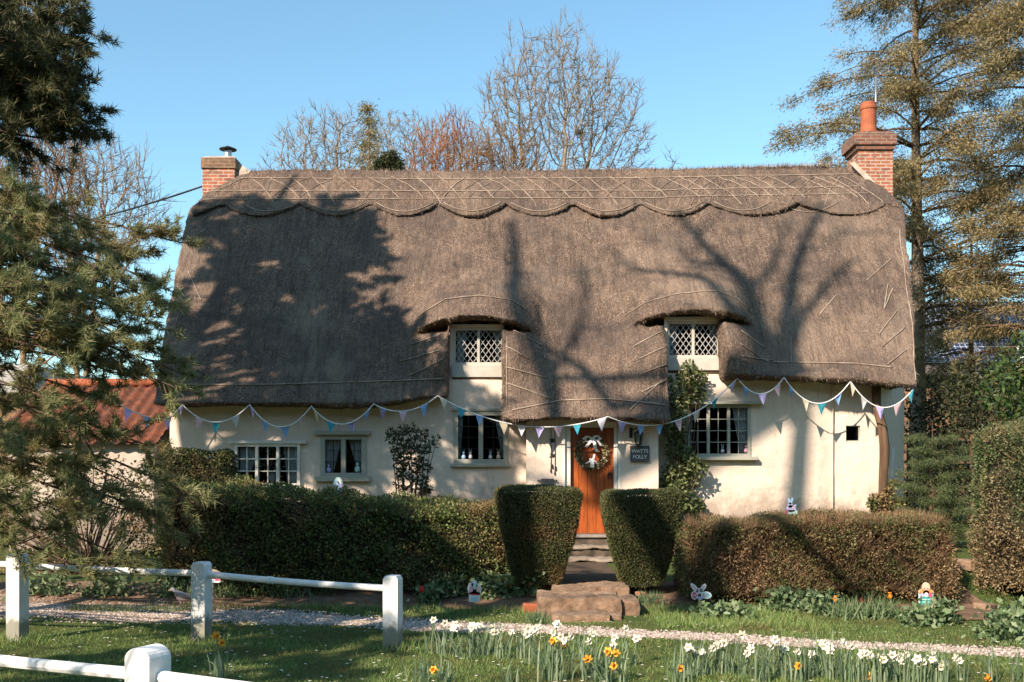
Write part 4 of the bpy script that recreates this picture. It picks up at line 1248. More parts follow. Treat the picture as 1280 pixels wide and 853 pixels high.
for (x0, x1, y0, y1, z0, z1) in ((0.42, 1.02, 10.60, 11.3, -0.10, 0.075), (1.0, 1.16, 10.72, 11.3, -0.10, 0.05), (0.28, 0.92, 11.02, 11.75, -0.05, 0.205), (0.92, 1.18, 11.0, 11.8, -0.05, 0.20), (1.17, 1.38, 11.06, 11.7, -0.05, 0.17),
                                 (0.48, 0.98, 11.70, 12.4, 0.0, 0.215), (0.86, 1.34, 11.62, 12.25, 0.0, 0.25)):
    m = MB(); slab(m, x0, x1, y0, y1, z0, z1, r); m.build('step', M_STONE, st, smooth=True)
M_TREAD = M('worn_lit_tread', (0.34, 0.27, 0.205), (0.20, 0.15, 0.11), 6, 0.9, 0.5, 25)  # worn nosings, also paler to stand for light on their edges
ds = empty('door_steps', (1.4, 17.8, 0.1), 'worn steps coloured dark for shade between the yews below the orange door', 'steps')
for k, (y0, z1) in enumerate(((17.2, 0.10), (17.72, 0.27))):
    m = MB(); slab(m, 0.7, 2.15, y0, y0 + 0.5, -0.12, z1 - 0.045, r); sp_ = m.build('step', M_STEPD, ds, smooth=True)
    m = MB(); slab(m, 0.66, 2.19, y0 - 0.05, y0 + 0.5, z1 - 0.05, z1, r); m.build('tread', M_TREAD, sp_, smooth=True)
# loose bricks and edging stones
def stone(px, py, sx, sy, sz, mat, label, name='edging_stone', rz=0, cat='stone'):
    Y = EYE * F / (py - HOR); x = X_at(px, Y)
    m = MB(); m.box(-sx/2, sx/2, -sy/2, sy/2, -0.03, sz)
    o = m.build(name, mat, bevel=0.015)
    o.location = (x, Y, gzf(x, Y)); o.rotation_euler = (0.04, 0.05, rz)
    tag(o, label, cat, 'stones edging the beds')
stone(664, 764, 0.19, 0.11, 0.1, M_CLAY, 'single orange brick at the left foot of the stone steps', 'brick', 0.1, 'brick')
stone(800, 756, 0.10, 0.10, 0.12, M_BRICK, 'dark red brick standing right of the stone steps', 'brick', 0.5, 'brick')
stone(822, 758, 0.30, 0.12, 0.06, M_STONE, 'flat edging stone right of the dark red brick', 'edging_stone', -0.2)
stone(655, 748, 0.36, 0.16, 0.06, M_STONE, 'flat edging stone left of the stone steps', 'edging_stone', 0.1)
stone(1218, 745, 0.40, 0.3, 0.10, M_STONE, 'pale stone in the earth gap between the right hedges', 'edging_stone', 0.3)
stone(1232, 765, 0.22, 0.2, 0.07, M_STONE, 'small stone at the foot of the tall right hedge', 'edging_stone', 0.7)

# ------------------------------------------------------------------ fences
def post(x, y, h, w, rz, mat, parent, rounded=False, name='post'):
    z0 = gzf(x, y) - 0.1
    m = MB(); a = w / 2; H = h - z0
    if rounded:
        prof = [(-a, 0), (a, 0)] + [(a * math.cos(t), H - a * 0.8 + a * 0.8 * math.sin(t)) for t in np.linspace(0, PI, 13)]
    else:
        prof = [(-a, 0), (a, 0), (a, H - 0.03), (a * 0.72, H), (-a * 0.72, H), (-a, H - 0.03)]
    m.prism_y(prof, -a, a)
    Mx = Matrix.Translation((x, y, z0)) @ Matrix.Rotation(rz, 4, 'Z')
    m.v = [tuple(Mx @ Vector(v)) for v in m.v]
    return m.build(name, mat, parent, bevel=0.008)
def pipe(a, b, r, parent, joints=()):
    m = MB(); n = 12
    m.tube([Vector(a).lerp(Vector(b), t) - Vector((0, 0, 0.012 * 4 * t * (1 - t))) for t in np.linspace(0, 1, n)], r, 10)
    d = (Vector(b) - Vector(a)).normalized()
    for j in joints:
        p = Vector(a).lerp(Vector(b), j) - Vector((0, 0, 0.012 * 4 * j * (1 - j)))
        m.tube([p - d * 0.03, p + d * 0.03], r * 1.18, 10)
    return m.build('rail', M_FENCE, parent, smooth=False)
f1 = empty('post_and_rail_fence', (-2.9, 9.3, 0), 'white post and pipe rail fence beside the gravel path', 'fence')
P1, P2, P3 = (X_at(22, 9.5), 9.5), (X_at(252, 9.5), 9.5), (X_at(491, 9.08), 9.08)
for (x, y), h in ((P1, 0.80), (P2, 0.725), (P3, 0.642)): post(x, y, h, 0.142, R(-12), M_FENCE, f1)
post(-6.4, 9.75, 0.86, 0.142, R(-12), M_FENCE, f1)
pipe((P1[0], P1[1], 0.695), (P2[0], P2[1], 0.62), 0.03, f1, (0.6,))
pipe((P2[0], P2[1], 0.615), (P3[0], P3[1], 0.525), 0.03, f1, (0.37,))
pipe((-6.4, 9.75, 0.74), (P1[0], P1[1], 0.70), 0.03, f1)
f2 = empty('round_topped_rail_fence', (-1.7, 4.8, 0), 'nearest white rail fence with a round topped post', 'fence')
post(X_at(185, 4.8), 4.8, 0.745, 0.15, R(-23), M_FENCE, f2, True)
post(-3.75, 5.68, 0.76, 0.15, R(-23), M_FENCE, f2, True)
post(0.72, 3.77, 0.70, 0.15, R(-23), M_FENCE, f2, True)
pipe((-3.75, 5.68, 0.625), (X_at(185, 4.8), 4.8, 0.607), 0.031, f2, (0.55,))
pipe((X_at(185, 4.8), 4.8, 0.605), (0.72, 3.77, 0.575), 0.031, f2)

# ------------------------------------------------------------------ hedges and clipped yews
def cube_pts(n, w, rg, faces=('px', 'nx', 'py', 'ny', 'pz')):
    """random points on the faces of the cube [-1,1]^3, weighted by the real face areas w=(a,b,c)"""
    a, b, c = w
    A = {'px': b*c, 'nx': b*c, 'py': a*c, 'ny': a*c, 'pz': a*b, 'nz': a*b}
    pr = np.array([A[f] for f in faces]); k = rg.choice(len(faces), n, p=pr / pr.sum())
    u = rg.uniform(-1, 1, (n, 2)); P = np.empty((n, 3))
    for i, f in enumerate(faces):
        s_ = k == i; ax = 'xyz'.index(f[1]); sg = 1 if f[0] == 'p' else -1
        o = [q for q in range(3) if q != ax]
        P[s_, ax] = sg; P[s_, o[0]] = u[s_, 0]; P[s_, o[1]] = u[s_, 1]
    return P
def round_cube(P, w, rad):
    """round the edges of a box of half sizes w by radius rad; returns offsets in metres and normals"""
    w = np.array(w, float); Q = P * w
    inner = np.clip(Q, -(w - rad), w - rad)
    d = Q - inner
    # distances measured to the nearest rounded corner
    nrm = unit(np.sign(P) * np.abs(P) ** 9 + d * 1e-3)
    dl = np.linalg.norm(d, axis=1, keepdims=True)
    out = np.where(dl > rad, inner + d / np.maximum(dl, 1e-9) * rad, Q)
    nd = np.where(dl > 1e-6, d / np.maximum(dl, 1e-9), nrm)
    return out, nd
def lumps(P, s_, seed):
    x, y, z = P[:, 0] * s_ + seed, P[:, 1] * s_ - seed * 0.7, P[:, 2] * s_ + seed * 1.3
    return (np.sin(x * 1.0 + 1.7 * np.sin(z * 0.8)) * np.sin(z * 1.3 + np.sin(y)) + 0.5 * np.sin(x * 2.3 + z * 1.9) * np.sin(y * 2.1 - z) + 0.35 * np.sin(z * 4.1 + x * 3.7))
def hedge(name, label, cat, half, shape, n, L, W, mat, depth=0.06, rad=0.18, lump=0.05, ls=2.5, seed=1, group=None, twigs=0, outward=0.6, twmat=None, needle=False, faces=('px', 'nx', 'ny', 'py', 'pz'), gap=0.9):
    """shape(offsets) maps local metres (z from -c to c) to the world"""
    rg = np.random.default_rng(seed * 13 + 5)
    c0 = shape(np.array([[0, 0, -half[2]]]))[0]
    root = empty(name, tuple(c0), label, cat, group)
    # inner mass
    g = 26; parts = []
    lin = np.linspace(-1, 1, g)
    U, Vv = np.meshgrid(lin, lin); U, Vv = U.ravel(), Vv.ravel(); one = np.ones_like(U)
    a = np.arange((g-1)*(g-1)); a = a // (g-1) * g + a % (g-1); Fq = np.stack([a, a+1, a+g+1, a+g], -1)
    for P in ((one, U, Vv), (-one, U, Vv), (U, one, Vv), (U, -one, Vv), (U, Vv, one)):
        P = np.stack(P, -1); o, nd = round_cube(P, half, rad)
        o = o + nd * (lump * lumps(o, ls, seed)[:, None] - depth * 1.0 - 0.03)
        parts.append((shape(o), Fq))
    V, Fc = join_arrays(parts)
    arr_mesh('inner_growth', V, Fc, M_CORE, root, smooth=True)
    P = cube_pts(n, half, rg, faces)
    o, nd = round_cube(P, half, rad)
    o = o + nd * (lump * lumps(o, ls, seed)[:, None] + rg.uniform(-depth, depth * 0.5, (n, 1)))
    kp = lumps(o, 9.0, seed + 2) + 0.6 * lumps(o, 21.0, seed + 5) + rg.normal(0, 0.35, n) < gap
    o, nd = o[kp], nd[kp]; n = len(o)
    w0 = shape(o); nw = unit(shape(o + nd * 0.02) - w0)
    d = unit(nw * outward + rand_dirs(n, rg) * 0.75)
    fn = needle_arrays if needle else leaf_arrays
    V, Fl = fn(w0, d, rg.uniform(0.6, 1.25, n) * L, rg.uniform(0.7, 1.2, n) * W, rg)
    arr_mesh('foliage', V, Fl, mat, root)
    if twigs:
        P = cube_pts(twigs, half, rg, faces); o, nd = round_cube(P, half, rad)
        o = o + nd * (lump * lumps(o, ls, seed)[:, None] - depth * 0.6)
        w0 = shape(o); nw = unit(shape(o + nd * 0.02) - w0)
        d = unit(nw * 0.5 + np.array([0, 0, 0.8]) + rand_dirs(twigs, rg) * 0.6)
        V, Fl = needle_arrays(w0, d, rg.uniform(0.08, 0.22, twigs), 0.009, rg)
        arr_mesh('twigs', V, Fl, twmat or M_BARKB, root)
    return root
def block(cx, cy, z0, half, rz=0, ztop=None, taper=0.0, bend=None, lean=0):
    c, s_ = math.cos(rz), math.sin(rz)
    def f(o):
        x, y, z = o[:, 0], o[:, 1], o[:, 2]
        t = (z + half[2]) / (2 * half[2])
        k = 1 - taper * np.clip(1 - t, 0, 1.5) ** 1.6
        X = x * k; Y_ = y * k
        Z = z0 + (z + half[2])
        if ztop is not None: Z = z0 + (z + half[2]) * ztop(x)
        if bend is not None: Y_ = Y_ + bend(x)
        return np.stack([cx + c * X - s_ * Y_ + lean * t, cy + s_ * X + c * Y_, Z], -1)
    return f

h = (2.25, 0.55, 0.60)
hedge('privet_hedge', 'long low clipped hedge, green at its left end, left of the steps', 'hedge', h,
      block(-2.0, 12.75, 0.10, h, R(-1), ztop=lambda x: 0.955 - 0.055 * x - 0.02 * np.sin(x * 2), bend=lambda x: 0.06 * np.sin(x * 1.7) + 0.3 * sstep(1.2, 2.2, x)), 85000, 0.036, 0.022, M_HEDGEG, 0.11, 0.2, 0.085, 2.6, 1, twigs=4500, gap=0.75)
h = (0.58, 0.28, 0.95)
hedge('box_hedge_block', 'square clipped hedge block against the cottage left of the white casement', 'hedge', h, block(-5.16, 16.9, 0.02, h), 22000, 0.04, 0.026, M_YEW, 0.05, 0.18, 0.035, 2.5, 2)
YG = 'clipped yews flanking the steps'
h = (0.50, 0.48, 0.58)
hedge('clipped_yew', 'clipped yew block left of the steps, the taller one against the porch wall', 'topiary', h, block(0.30, 12.45, 0.20, h, R(2), taper=0.5, ztop=lambda x: 1.0 - 0.02 * x), 85000, 0.025, 0.0085, M_YEW, 0.035, 0.09, 0.014, 4.5, 3, YG, gap=2.2)
h = (0.455, 0.47, 0.57)
hedge('clipped_yew', 'clipped yew block right of the steps, below the house sign', 'topiary', h, block(1.56, 12.42, 0.18, h, R(-3), taper=0.5, ztop=lambda x: 1.0 + 0.02 * x), 78000, 0.025, 0.0085, M_YEW, 0.035, 0.10, 0.015, 4.2, 4, YG, gap=2.2)
MB().tube([(0.38, 12.4, 0.0), (0.36, 12.42, 0.5)], [0.06, 0.04], 7).build('trunk', M_BARK, bpy.data.objects['clipped_yew'])
MB().tube([(1.58, 12.4, 0.0), (1.57, 12.42, 0.5)], [0.06, 0.04], 7).build('trunk', M_BARK, bpy.data.objects['clipped_yew.001'])
h = (1.52, 0.5, 0.47)
hedge('beech_hedge', 'low brown twiggy hedge right of the steps in front of the cream wall', 'hedge', h,
      block(3.52, 12.15, 0.10, h, R(-2), ztop=lambda x: 0.95 + 0.012 * x + 0.02 * np.sin(x * 2.3), bend=lambda x: 0.05 * np.sin(x * 2)), 64000, 0.032, 0.017, M_HEDGEB, 0.13, 0.10, 0.05, 3.0, 5, twigs=22000, gap=0.55)
h = (2.1, 1.15, 0.98)
hedge('tall_hedge', 'tall broad brown topped hedge at the right edge beside the earth path', 'hedge', h,
      block(7.75, 11.8, 0.12, h, R(16), ztop=lambda x: 1.0 + 0.05 * sstep(-2, 1, x)), 115000, 0.032, 0.019,
      M_leaf('mixed_hedge_leaves', [(0.10, 0.07, 0.032), (0.19, 0.13, 0.06), (0.29, 0.21, 0.11), (0.36, 0.28, 0.16)], 0.2, patch=[(0.04, 0.075, 0.022), (0.09, 0.13, 0.045), (0.17, 0.20, 0.09)], pscale=0.75, plo=0.46, phi=0.56), 0.10, 0.3, 0.09, 2.4, 6, twigs=6000, gap=0.8)

def leafy_mass(name, label, cat, blobs, n, L, W, mat, seed, group=None, stems=True, stem_from=None, part='foliage'):
    """leaves gathered in uneven clumps; blobs = (centre, radius)"""
    rg = np.random.default_rng(seed)
    c = np.array([list(b[0]) for b in blobs]); rad = np.array([b[1] for b in blobs])
    base = stem_from or (float(c[:, 0].mean()), float(c[:, 1].mean()), gzf(c[:, 0].mean(), c[:, 1].mean()))
    root = empty(name, base, label, cat, group)
    k = rg.choice(len(c), n, p=rad ** 2 / (rad ** 2).sum())
    d = rand_dirs(n, rg); rr_ = rad[k] * rg.random(n) ** 0.45
    p = c[k] + d * rr_[:, None] * np.array([1, 0.8, 1])
    V, Fq = leaf_arrays(p, unit(d * 0.7 + rand_dirs(n, rg)), rg.uniform(0.7, 1.3, n) * L, rg.uniform(0.7, 1.2, n) * W, rg)
    arr_mesh(part, V, Fq, mat, root)
    if stems:
        m = MB(); rs = random.Random(seed)
        for b in blobs:
            a = Vector(base) + Vector((rs.uniform(-0.06, 0.06), rs.uniform(-0.05, 0.05), -0.05)); e_ = Vector(b[0])
            mid = a.lerp(e_, 0.5) + Vector((rs.uniform(-0.1, 0.1), rs.uniform(-0.05, 0.05), 0.05))
            m.tube([a, a.lerp(mid, 0.6), mid, e_], [0.018, 0.014, 0.011, 0.005], 5)
        m.build('stems', M_BARK, root)
    return root

# tall shrub standing in front of the shaded wall
rs = random.Random(31)
bl = [(at(px + rs.uniform(-3, 3), py, 17.3 + rs.uniform(-0.2, 0.2)), r_ / F * 17.3) for px, py, r_ in
      ((494, 545, 9), (505, 540, 9), (516, 537, 8), (528, 544, 7), (540, 556, 7), (545, 550, 5), (500, 560, 11), (515, 556, 12), (530, 562, 9), (498, 577, 9), (512, 575, 12), (527, 580, 9), (536, 585, 6),
       (502, 592, 8), (516, 596, 10), (530, 600, 7), (497, 606, 6), (512, 614, 8), (525, 618, 8), (536, 612, 5), (505, 628, 7), (520, 632, 8), (492, 540, 4), (534, 541, 4))]
leafy_mass('wall_shrub', 'tall dark loose shrub against the shaded cream wall between two windows', 'shrub', bl, 1700, 0.075, 0.036, M_DKLEAF, 31, stem_from=(X_at(515, 17.3), 17.3, 0.15))
# climber beside the porch
bl = []
for px, py, r_ in ((862, 462, 10), (872, 474, 12), (866, 488, 12), (876, 494, 9), (854, 474, 9), (850, 500, 14), (846, 520, 15), (842, 540, 15), (850, 545, 10), (845, 562, 14), (858, 570, 12), (868, 582, 12), (876, 588, 8), (856, 592, 13), (842, 590, 14),
                   (866, 604, 9), (850, 612, 13), (862, 628, 13), (872, 632, 9), (848, 640, 13), (866, 648, 9), (838, 480, 9), (836, 505, 10), (834, 610, 12), (836, 632, 12)):
    bl.append((at(px, py, 18.72 + rs.uniform(-0.12, 0.12)), r_ / F * 18.7))
leafy_mass('climbing_plant', 'leafy climbing plant on the wall right of the porch, reaching up to the dormer', 'climber', bl, 3300, 0.08, 0.056, M_IVY, 33, stem_from=(X_at(846, 18.8), 18.8, 0.15))
rs2 = random.Random(8)
bl = [(at(rs2.uniform(-20, 205), rs2.uniform(575, 715), 14.2 + rs2.uniform(-0.5, 0.5)), rs2.uniform(0.12, 0.3)) for _ in range(60)]
leafy_mass('twiggy_shrub', 'thin brown twiggy shrub tangled in front of the pale outbuilding wall', 'shrub', bl, 5500, 0.055, 0.03, M_HEDGEB, 47, stem_from=(-5.9, 14.2, 0.05))
# evergreens to the right of the cottage
bl = [(Vector((x, y, z)), r_) for x, y, z, r_ in ((8.0, 16.4, 2.9, 0.5), (8.5, 16.6, 3.3, 0.6), (9.0, 16.5, 2.8, 0.7), (8.3, 16.2, 2.3, 0.6), (9.4, 16.6, 3.2, 0.7), (8.8, 16.4, 1.8, 0.7), (8.0, 16.4, 1.7, 0.5), (9.6, 16.8, 2.2, 0.7))]
leafy_mass('laurel_bush', 'glossy green laurel bush above the tall right hedge', 'bush', bl, 6500, 0.12, 0.055, M_LAUREL, 41)
bl = [(Vector((x, y, z)), r_) for x, y, z, r_ in ((8.3, 20.5, 2.6, 0.8), (9.2, 21, 2.9, 0.8), (8.8, 20.6, 1.6, 0.9), (9.8, 21, 1.8, 0.9), (10.3, 21, 2.7, 0.8), (8.2, 20.5, 1.0, 0.7), (10.8, 21, 1.6, 0.9), (9.6, 21.2, 3.4, 0.6))]
leafy_mass('dark_shrub', 'large dark evergreen shrub in shade beyond the cottage end', 'shrub', bl, 9000, 0.10, 0.05, M_DKLEAF, 42)
bl = [(at(px, py, 18.0), r_ / F * 18) for px, py, r_ in ((1094, 628, 10), (1104, 634, 10), (1112, 618, 8), (1098, 642, 10), (1120, 632, 10), (1128, 640, 9), (1118, 606, 6))]
leafy_mass('corner_bush', 'small russet leaved bush at the foot of the oak post', 'bush', bl, 1500, 0.07, 0.045, M_HEDGEB, 43)
# garden trellis with dark posts beyond
tr = empty('trellis_fence', (8.6, 20.4, 0.5), 'brown wooden trellis among the dark shrubs beyond the cottage end', 'fence')
for i in range(5):
    x = 7.9 + i * 0.42
    MB().box(x - 0.03, x + 0.03, 20.37, 20.43, 0.4, 2.3).build('upright', M_TIMBER, tr)
for z in (1.2, 1.75, 2.2): MB().box(7.85, 9.65, 20.33, 20.365, z - 0.025, z + 0.025).build('crossbar', M_TIMBER, tr)

# ------------------------------------------------------------------ trees
class Wood:
    """many tapered tubes gathered into one mesh with numpy"""
    def __init__(s): s.V = []; s.F = []; s.o = 0
    def add(s, pts, r0, r1, n=5):
        P = np.asarray(pts, float); k = len(P)
        d = np.gradient(P, axis=0); d = unit(d)
        ref = np.array([0.3, 0.2, 1.0]) if abs(d[0, 2]) < 0.8 else np.array([1.0, 0.3, 0.1])
        a = unit(np.cross(d, ref)); b = np.cross(d, a)
        t = np.arange(n) * 2 * PI / n
        rr_ = np.linspace(r0, r1, k)[:, None, None]
        ring = P[:, None, :] + rr_ * (np.cos(t)[None, :, None] * a[:, None, :] + np.sin(t)[None, :, None] * b[:, None, :])
        s.V.append(ring.reshape(-1, 3))
        i = np.arange((k - 1) * n); j = i // n; q = i % n
        s.F.append(np.stack([j*n+q, j*n+(q+1) % n, (j+1)*n+(q+1) % n, (j+1)*n+q], -1) + s.o)
        s.o += k * n
    def build(s, name, mat, parent): return arr_mesh(name, np.concatenate(s.V), np.concatenate(s.F), mat, parent, smooth=True)

def bare_tree(base, label, seed, height, spread, mat, group=None, trunk_r=0.25, fork=0.4, levels=5, kids=(3, 4), stems=1, twig_r=0.012, up=0.25, fine=1.0, name='bare_tree', ratio=0.68, cat='tree', wig=0.16, ang=(0.45, 0.85), width=None):
    rg = random.Random(seed); base = Vector(base)
    root = empty(name, base, label, cat, group)
    trunk, crown = Wood(), Wood()
    ends = []
    def grow(p, d, length, r, lev):
        n = 4 if lev < levels - 1 else 3
        pts = [p]; q = p.copy(); dd = d.copy()
        for i in range(n):
            dd = (dd + Vector((rg.gauss(0, wig), rg.gauss(0, wig), rg.gauss(0, wig) + up * 0.12))).normalized()
            q = q + dd * (length / n); pts.append(q.copy())
        r1 = max(twig_r, r * 0.55)
        (trunk if lev <= 1 else crown).add(pts, r, r1 if lev < levels else twig_r * 0.5, 7 if lev <= 1 else (5 if lev <= 2 else 3))
        if lev >= levels:
            ends.append(q); return
        nk = rg.randint(*kids) + (1 if lev >= 3 else 0)
        for k in range(nk):
            f = 1.0 if k == 0 else rg.uniform(0.35, 1.0)
            i = min(n, max(1, round(f * n)))
            o = Vector(pts[i])
            ax = dd.orthogonal().normalized(); ax.rotate(Matrix.Rotation(rg.uniform(0, 2 * PI), 3, dd))
            a_ = rg.uniform(*ang) * (0.5 if k == 0 else 1.0)
            nd = dd.copy(); nd.rotate(Matrix.Rotation(a_, 3, ax))
            nd = (nd + Vector((0, 0, up))).normalized()
            nd.x *= spread; nd.y *= spread; nd.normalize()
            grow(o, nd, length * ratio * rg.uniform(0.75, 1.15), max(twig_r, r1 * (0.9 if k == 0 else rg.uniform(0.5, 0.75))), lev + 1)
    tot = sum(ratio ** k for k in range(levels + 1)) * 0.82
    L0 = height * fork if stems >= 1 else height / tot
    Lr = (height * (1 - fork)) / (sum(ratio ** k for k in range(levels)) * 0.80)
    for s_ in range(stems):
        a = 2 * PI * s_ / stems + rg.random()
        p0 = base + Vector((math.cos(a) * 0.25, math.sin(a) * 0.25, -0.2)) * (1 if stems > 1 else 0.01)
        tilt = 0.10 if stems > 1 else 0.03
        p1 = p0 + Vector((math.cos(a) * tilt * L0, math.sin(a) * tilt * L0, L0 + 0.2))
        trunk.add([p0, p0.lerp(p1, 0.33) + Vector((rg.gauss(0, 0.06), rg.gauss(0, 0.06), 0)), p0.lerp(p1, 0.66) + Vector((rg.gauss(0, 0.06), 0, 0)), p1], trunk_r * 1.15, trunk_r * 0.75, 9)
        nk = 4 if stems == 1 else 3
        for k in range(nk):
            aa = 2 * PI * k / nk + rg.uniform(-0.4, 0.4)
            inc = rg.uniform(0.15, 0.6) if k else 0.05
            d = Vector((math.sin(inc) * math.cos(aa) * spread, math.sin(inc) * math.sin(aa) * spread, math.cos(inc))).normalized()
            grow(p1 - Vector((0, 0, rg.uniform(0, 0.12) * L0 * (k > 0))), d, Lr, trunk_r * 0.62, 1)
    allp = np.concatenate(trunk.V + crown.V) - np.array(base)
    sz = height / allp[:, 2].max()
    sx = sz if width is None else width / np.percentile(np.abs(allp[allp[:, 2] > 0.3 * allp[:, 2].max()][:, 0]), 97)
    for w_ in (trunk, crown):
        w_.V = [(v - np.array(base)) * np.array([sx, sx, sz]) + np.array(base) for v in w_.V]
    trunk.build('trunk', mat, root)
    crown.build('crown', mat, root)
    return root

from mathutils import kdtree
def crown_tree(base, label, seed, blobs, mat, group, start_z, trunk_r=0.25, npts=1400, step=0.35, twig_r=0.013, stems=1, twigs=3, tl=0.5, up=0.1):
    """limbs grow towards points spread through the crown's volume; blobs = (x, y, z, rx, ry, rz)"""
    rg = random.Random(seed); base = Vector(base)
    root = empty('bare_tree', base, label, 'tree', group)
    pts = []
    vol = [b[3] * b[4] * b[5] for b in blobs]
    while len(pts) < npts:
        b = rg.choices(blobs, vol)[0]
        d = Vector((rg.gauss(0, 1), rg.gauss(0, 1), rg.gauss(0, 1))).normalized()
        d = d * rg.random() ** 0.30 * (0.92 + 0.42 * noise.noise(d * 2.6 + Vector((seed, 0, 0))))
        p = Vector((b[0] + d.x * b[3], b[1] + d.y * b[4], b[2] + d.z * b[5]))
        if p.z > start_z: pts.append(p)
    nodes = []; par = []
    for s_ in range(stems):
        a = 2 * PI * s_ / stems + 0.7; o = base + Vector((math.cos(a) * 0.25, math.sin(a) * 0.25, -0.2)) * (stems > 1)
        e_ = o + Vector((math.cos(a) * 0.6 * (stems > 1), math.sin(a) * 0.4 * (stems > 1), start_z)); n = max(2, int((e_ - o).length / step))
        for i in range(n + 1):
            t = i / n; nodes.append(o.lerp(e_, t) + Vector((0.06 * math.sin(t * 5 + s_), 0.05 * math.cos(t * 4), 0))); par.append(len(nodes) - 2 if i else -1)
    alive = pts
    for it in range(90):
        kd = kdtree.KDTree(len(nodes))
        for i, v in enumerate(nodes): kd.insert(v, i)
        kd.balance()
        acc = {}; keep = []
        for p in alive:
            co, i, dist = kd.find(p)
            if dist < step * 1.15: continue
            keep.append(p)
            v = acc.get(i)
            d = (p - co) / dist
            acc[i] = d if v is None else v + d
        alive = keep
        if not acc: break
        for i, d in acc.items():
            d = d.normalized() + Vector((rg.gauss(0, 0.14), rg.gauss(0, 0.14), rg.gauss(up, 0.14)))
            nodes.append(nodes[i] + d.normalized() * step); par.append(i)
    n = len(nodes); kids = [[] for _ in range(n)]
    for i, p in enumerate(par):
        if p >= 0: kids[p].append(i)
    rad = [0.0] * n
    for i in range(n - 1, -1, -1):
        rad[i] = twig_r if not kids[i] else sum(rad[k] ** 2.3 for k in kids[i]) ** (1 / 2.3)
    k_ = trunk_r / max(rad[0], 1e-6) if rad[0] > trunk_r else 1.0
    rad = [max(twig_r, r_ * (k_ if r_ > 0.06 else 1)) for r_ in rad]
    trunk, crown = Wood(), Wood(); thick = min(0.07, rad[0] * 0.6)
    def chain(i, prev):
        stack = [(i, prev)]
        while stack:
            i, prev = stack.pop()
            P = ([nodes[prev]] if prev is not None else []) + [nodes[i]]; r0 = rad[i]; c = i
            while kids[c]:
                big = max(kids[c], key=lambda q: rad[q])
                for q in kids[c]:
                    if q != big: stack.append((q, c))
                c = big; P.append(nodes[c])
                if len(P) > 7 and kids[c]:
                    stack.append((max(kids[c], key=lambda q: rad[q]), c))
                    for q in kids[c]:
                        if q != max(kids[c], key=lambda q: rad[q]): stack.append((q, c))
                    break
            if len(P) > 1: (trunk if r0 > thick else crown).add(P, r0, rad[c], 7 if r0 > thick else 3)
    for i, p in enumerate(par):
        if p == -1: chain(i, None)
    for i in range(n):
        if rad[i] <= twig_r * 2.2 and par[i] >= 0:
            d0 = (nodes[i] - nodes[par[i]]).normalized()
            for _ in range(twigs):
                d = (d0 * 0.9 + Vector((rg.gauss(0, 0.45), rg.gauss(0, 0.45), rg.gauss(0.15, 0.4)))).normalized(); L = tl * rg.uniform(0.5, 1.2)
                m_ = nodes[i] + d * L * 0.5 + Vector((rg.gauss(0, 0.04), rg.gauss(0, 0.04), 0.03)); e_ = nodes[i] + d * L + Vector((0, 0, 0.06))
                crown.add([nodes[i], m_, e_], twig_r * 0.85, twig_r * 0.5, 3)
    trunk.build('trunk', mat, root); crown.build('crown', mat, root)
    return root
def blob(px, py, rx, rz, Y): return (X_at(px, Y), Y, Z_at(py, Y), rx / F * Y, rx / F * Y * 0.8, rz / F * Y)
BG = 'bare trees behind the thatched roof'
crown_tree((X_at(695, 45), 45, 0), 'tallest bare spreading tree rising behind the middle of the thatched ridge', 11,
           [blob(690, 150, 95, 122, 45), blob(745, 165, 78, 92, 45), blob(640, 140, 42, 80, 45)], M_BARKG, BG, 10.5, 0.24, 3600, 0.34, 0.013, 3, 4, 0.5)
crown_tree((X_at(400, 60), 60, 0), 'rounded bare oak behind the ridge, left of the dark conifer', 12, [blob(402, 212, 70, 80, 60), blob(440, 195, 50, 62, 60)], M_BARKG, BG, 12.5, 0.4, 2600, 0.42, 0.017, 1, 4, 0.55, up=0.0)
crown_tree((X_at(512, 64), 64, 0), 'rounded bare oak behind the ridge, right of the dark conifer', 18, [blob(505, 208, 60, 74, 64), blob(540, 205, 45, 64, 64)], M_BARKG, BG, 13.5, 0.4, 2400, 0.42, 0.017, 1, 4, 0.55, up=0.0)
crown_tree((X_at(560, 42), 42, 0), 'russet fine twigged bare tree behind the ridge beside the bare oak', 14, [blob(560, 215, 48, 72, 42), blob(535, 220, 30, 50, 42)], M_BARKR, BG, 9.0, 0.14, 1900, 0.27, 0.014, 2, 4, 0.6, up=0.3)
crown_tree((X_at(615, 40), 40, 0), 'tan fine twigged bare tree behind the ridge beside the tallest bare tree', 15, [blob(615, 225, 52, 62, 40), blob(650, 225, 35, 52, 40)], M_BARKB, BG, 8.5, 0.14, 1900, 0.27, 0.014, 2, 4, 0.6, up=0.3)
crown_tree((X_at(840, 48), 48, 0), 'smallest bare treetop just showing over the ridge, right of the tallest bare tree', 16, [blob(840, 225, 20, 36, 48)], M_BARKG, BG, 11, 0.12, 120, 0.4, 0.014, 1, 3, 0.5)
LBG = 'bare trees left of the cottage'
crown_tree((X_at(62, 27), 27, 0), 'brown densely twigged bare tree at the left behind the pine', 21, [blob(60, 262, 58, 96, 27), blob(30, 220, 40, 60, 27)], M_BARKB, LBG, 2.6, 0.15, 2600, 0.2, 0.011, 2, 4, 0.4, up=0.2)
crown_tree((X_at(110, 33), 33, 0), 'grey bare tree with fine arching twigs beside the overhead wire', 22, [blob(135, 265, 72, 92, 33), blob(110, 220, 50, 55, 33)], M_BARKG, LBG, 3.5, 0.2, 2000, 0.29, 0.011, 1, 3, 0.6, up=0.0)

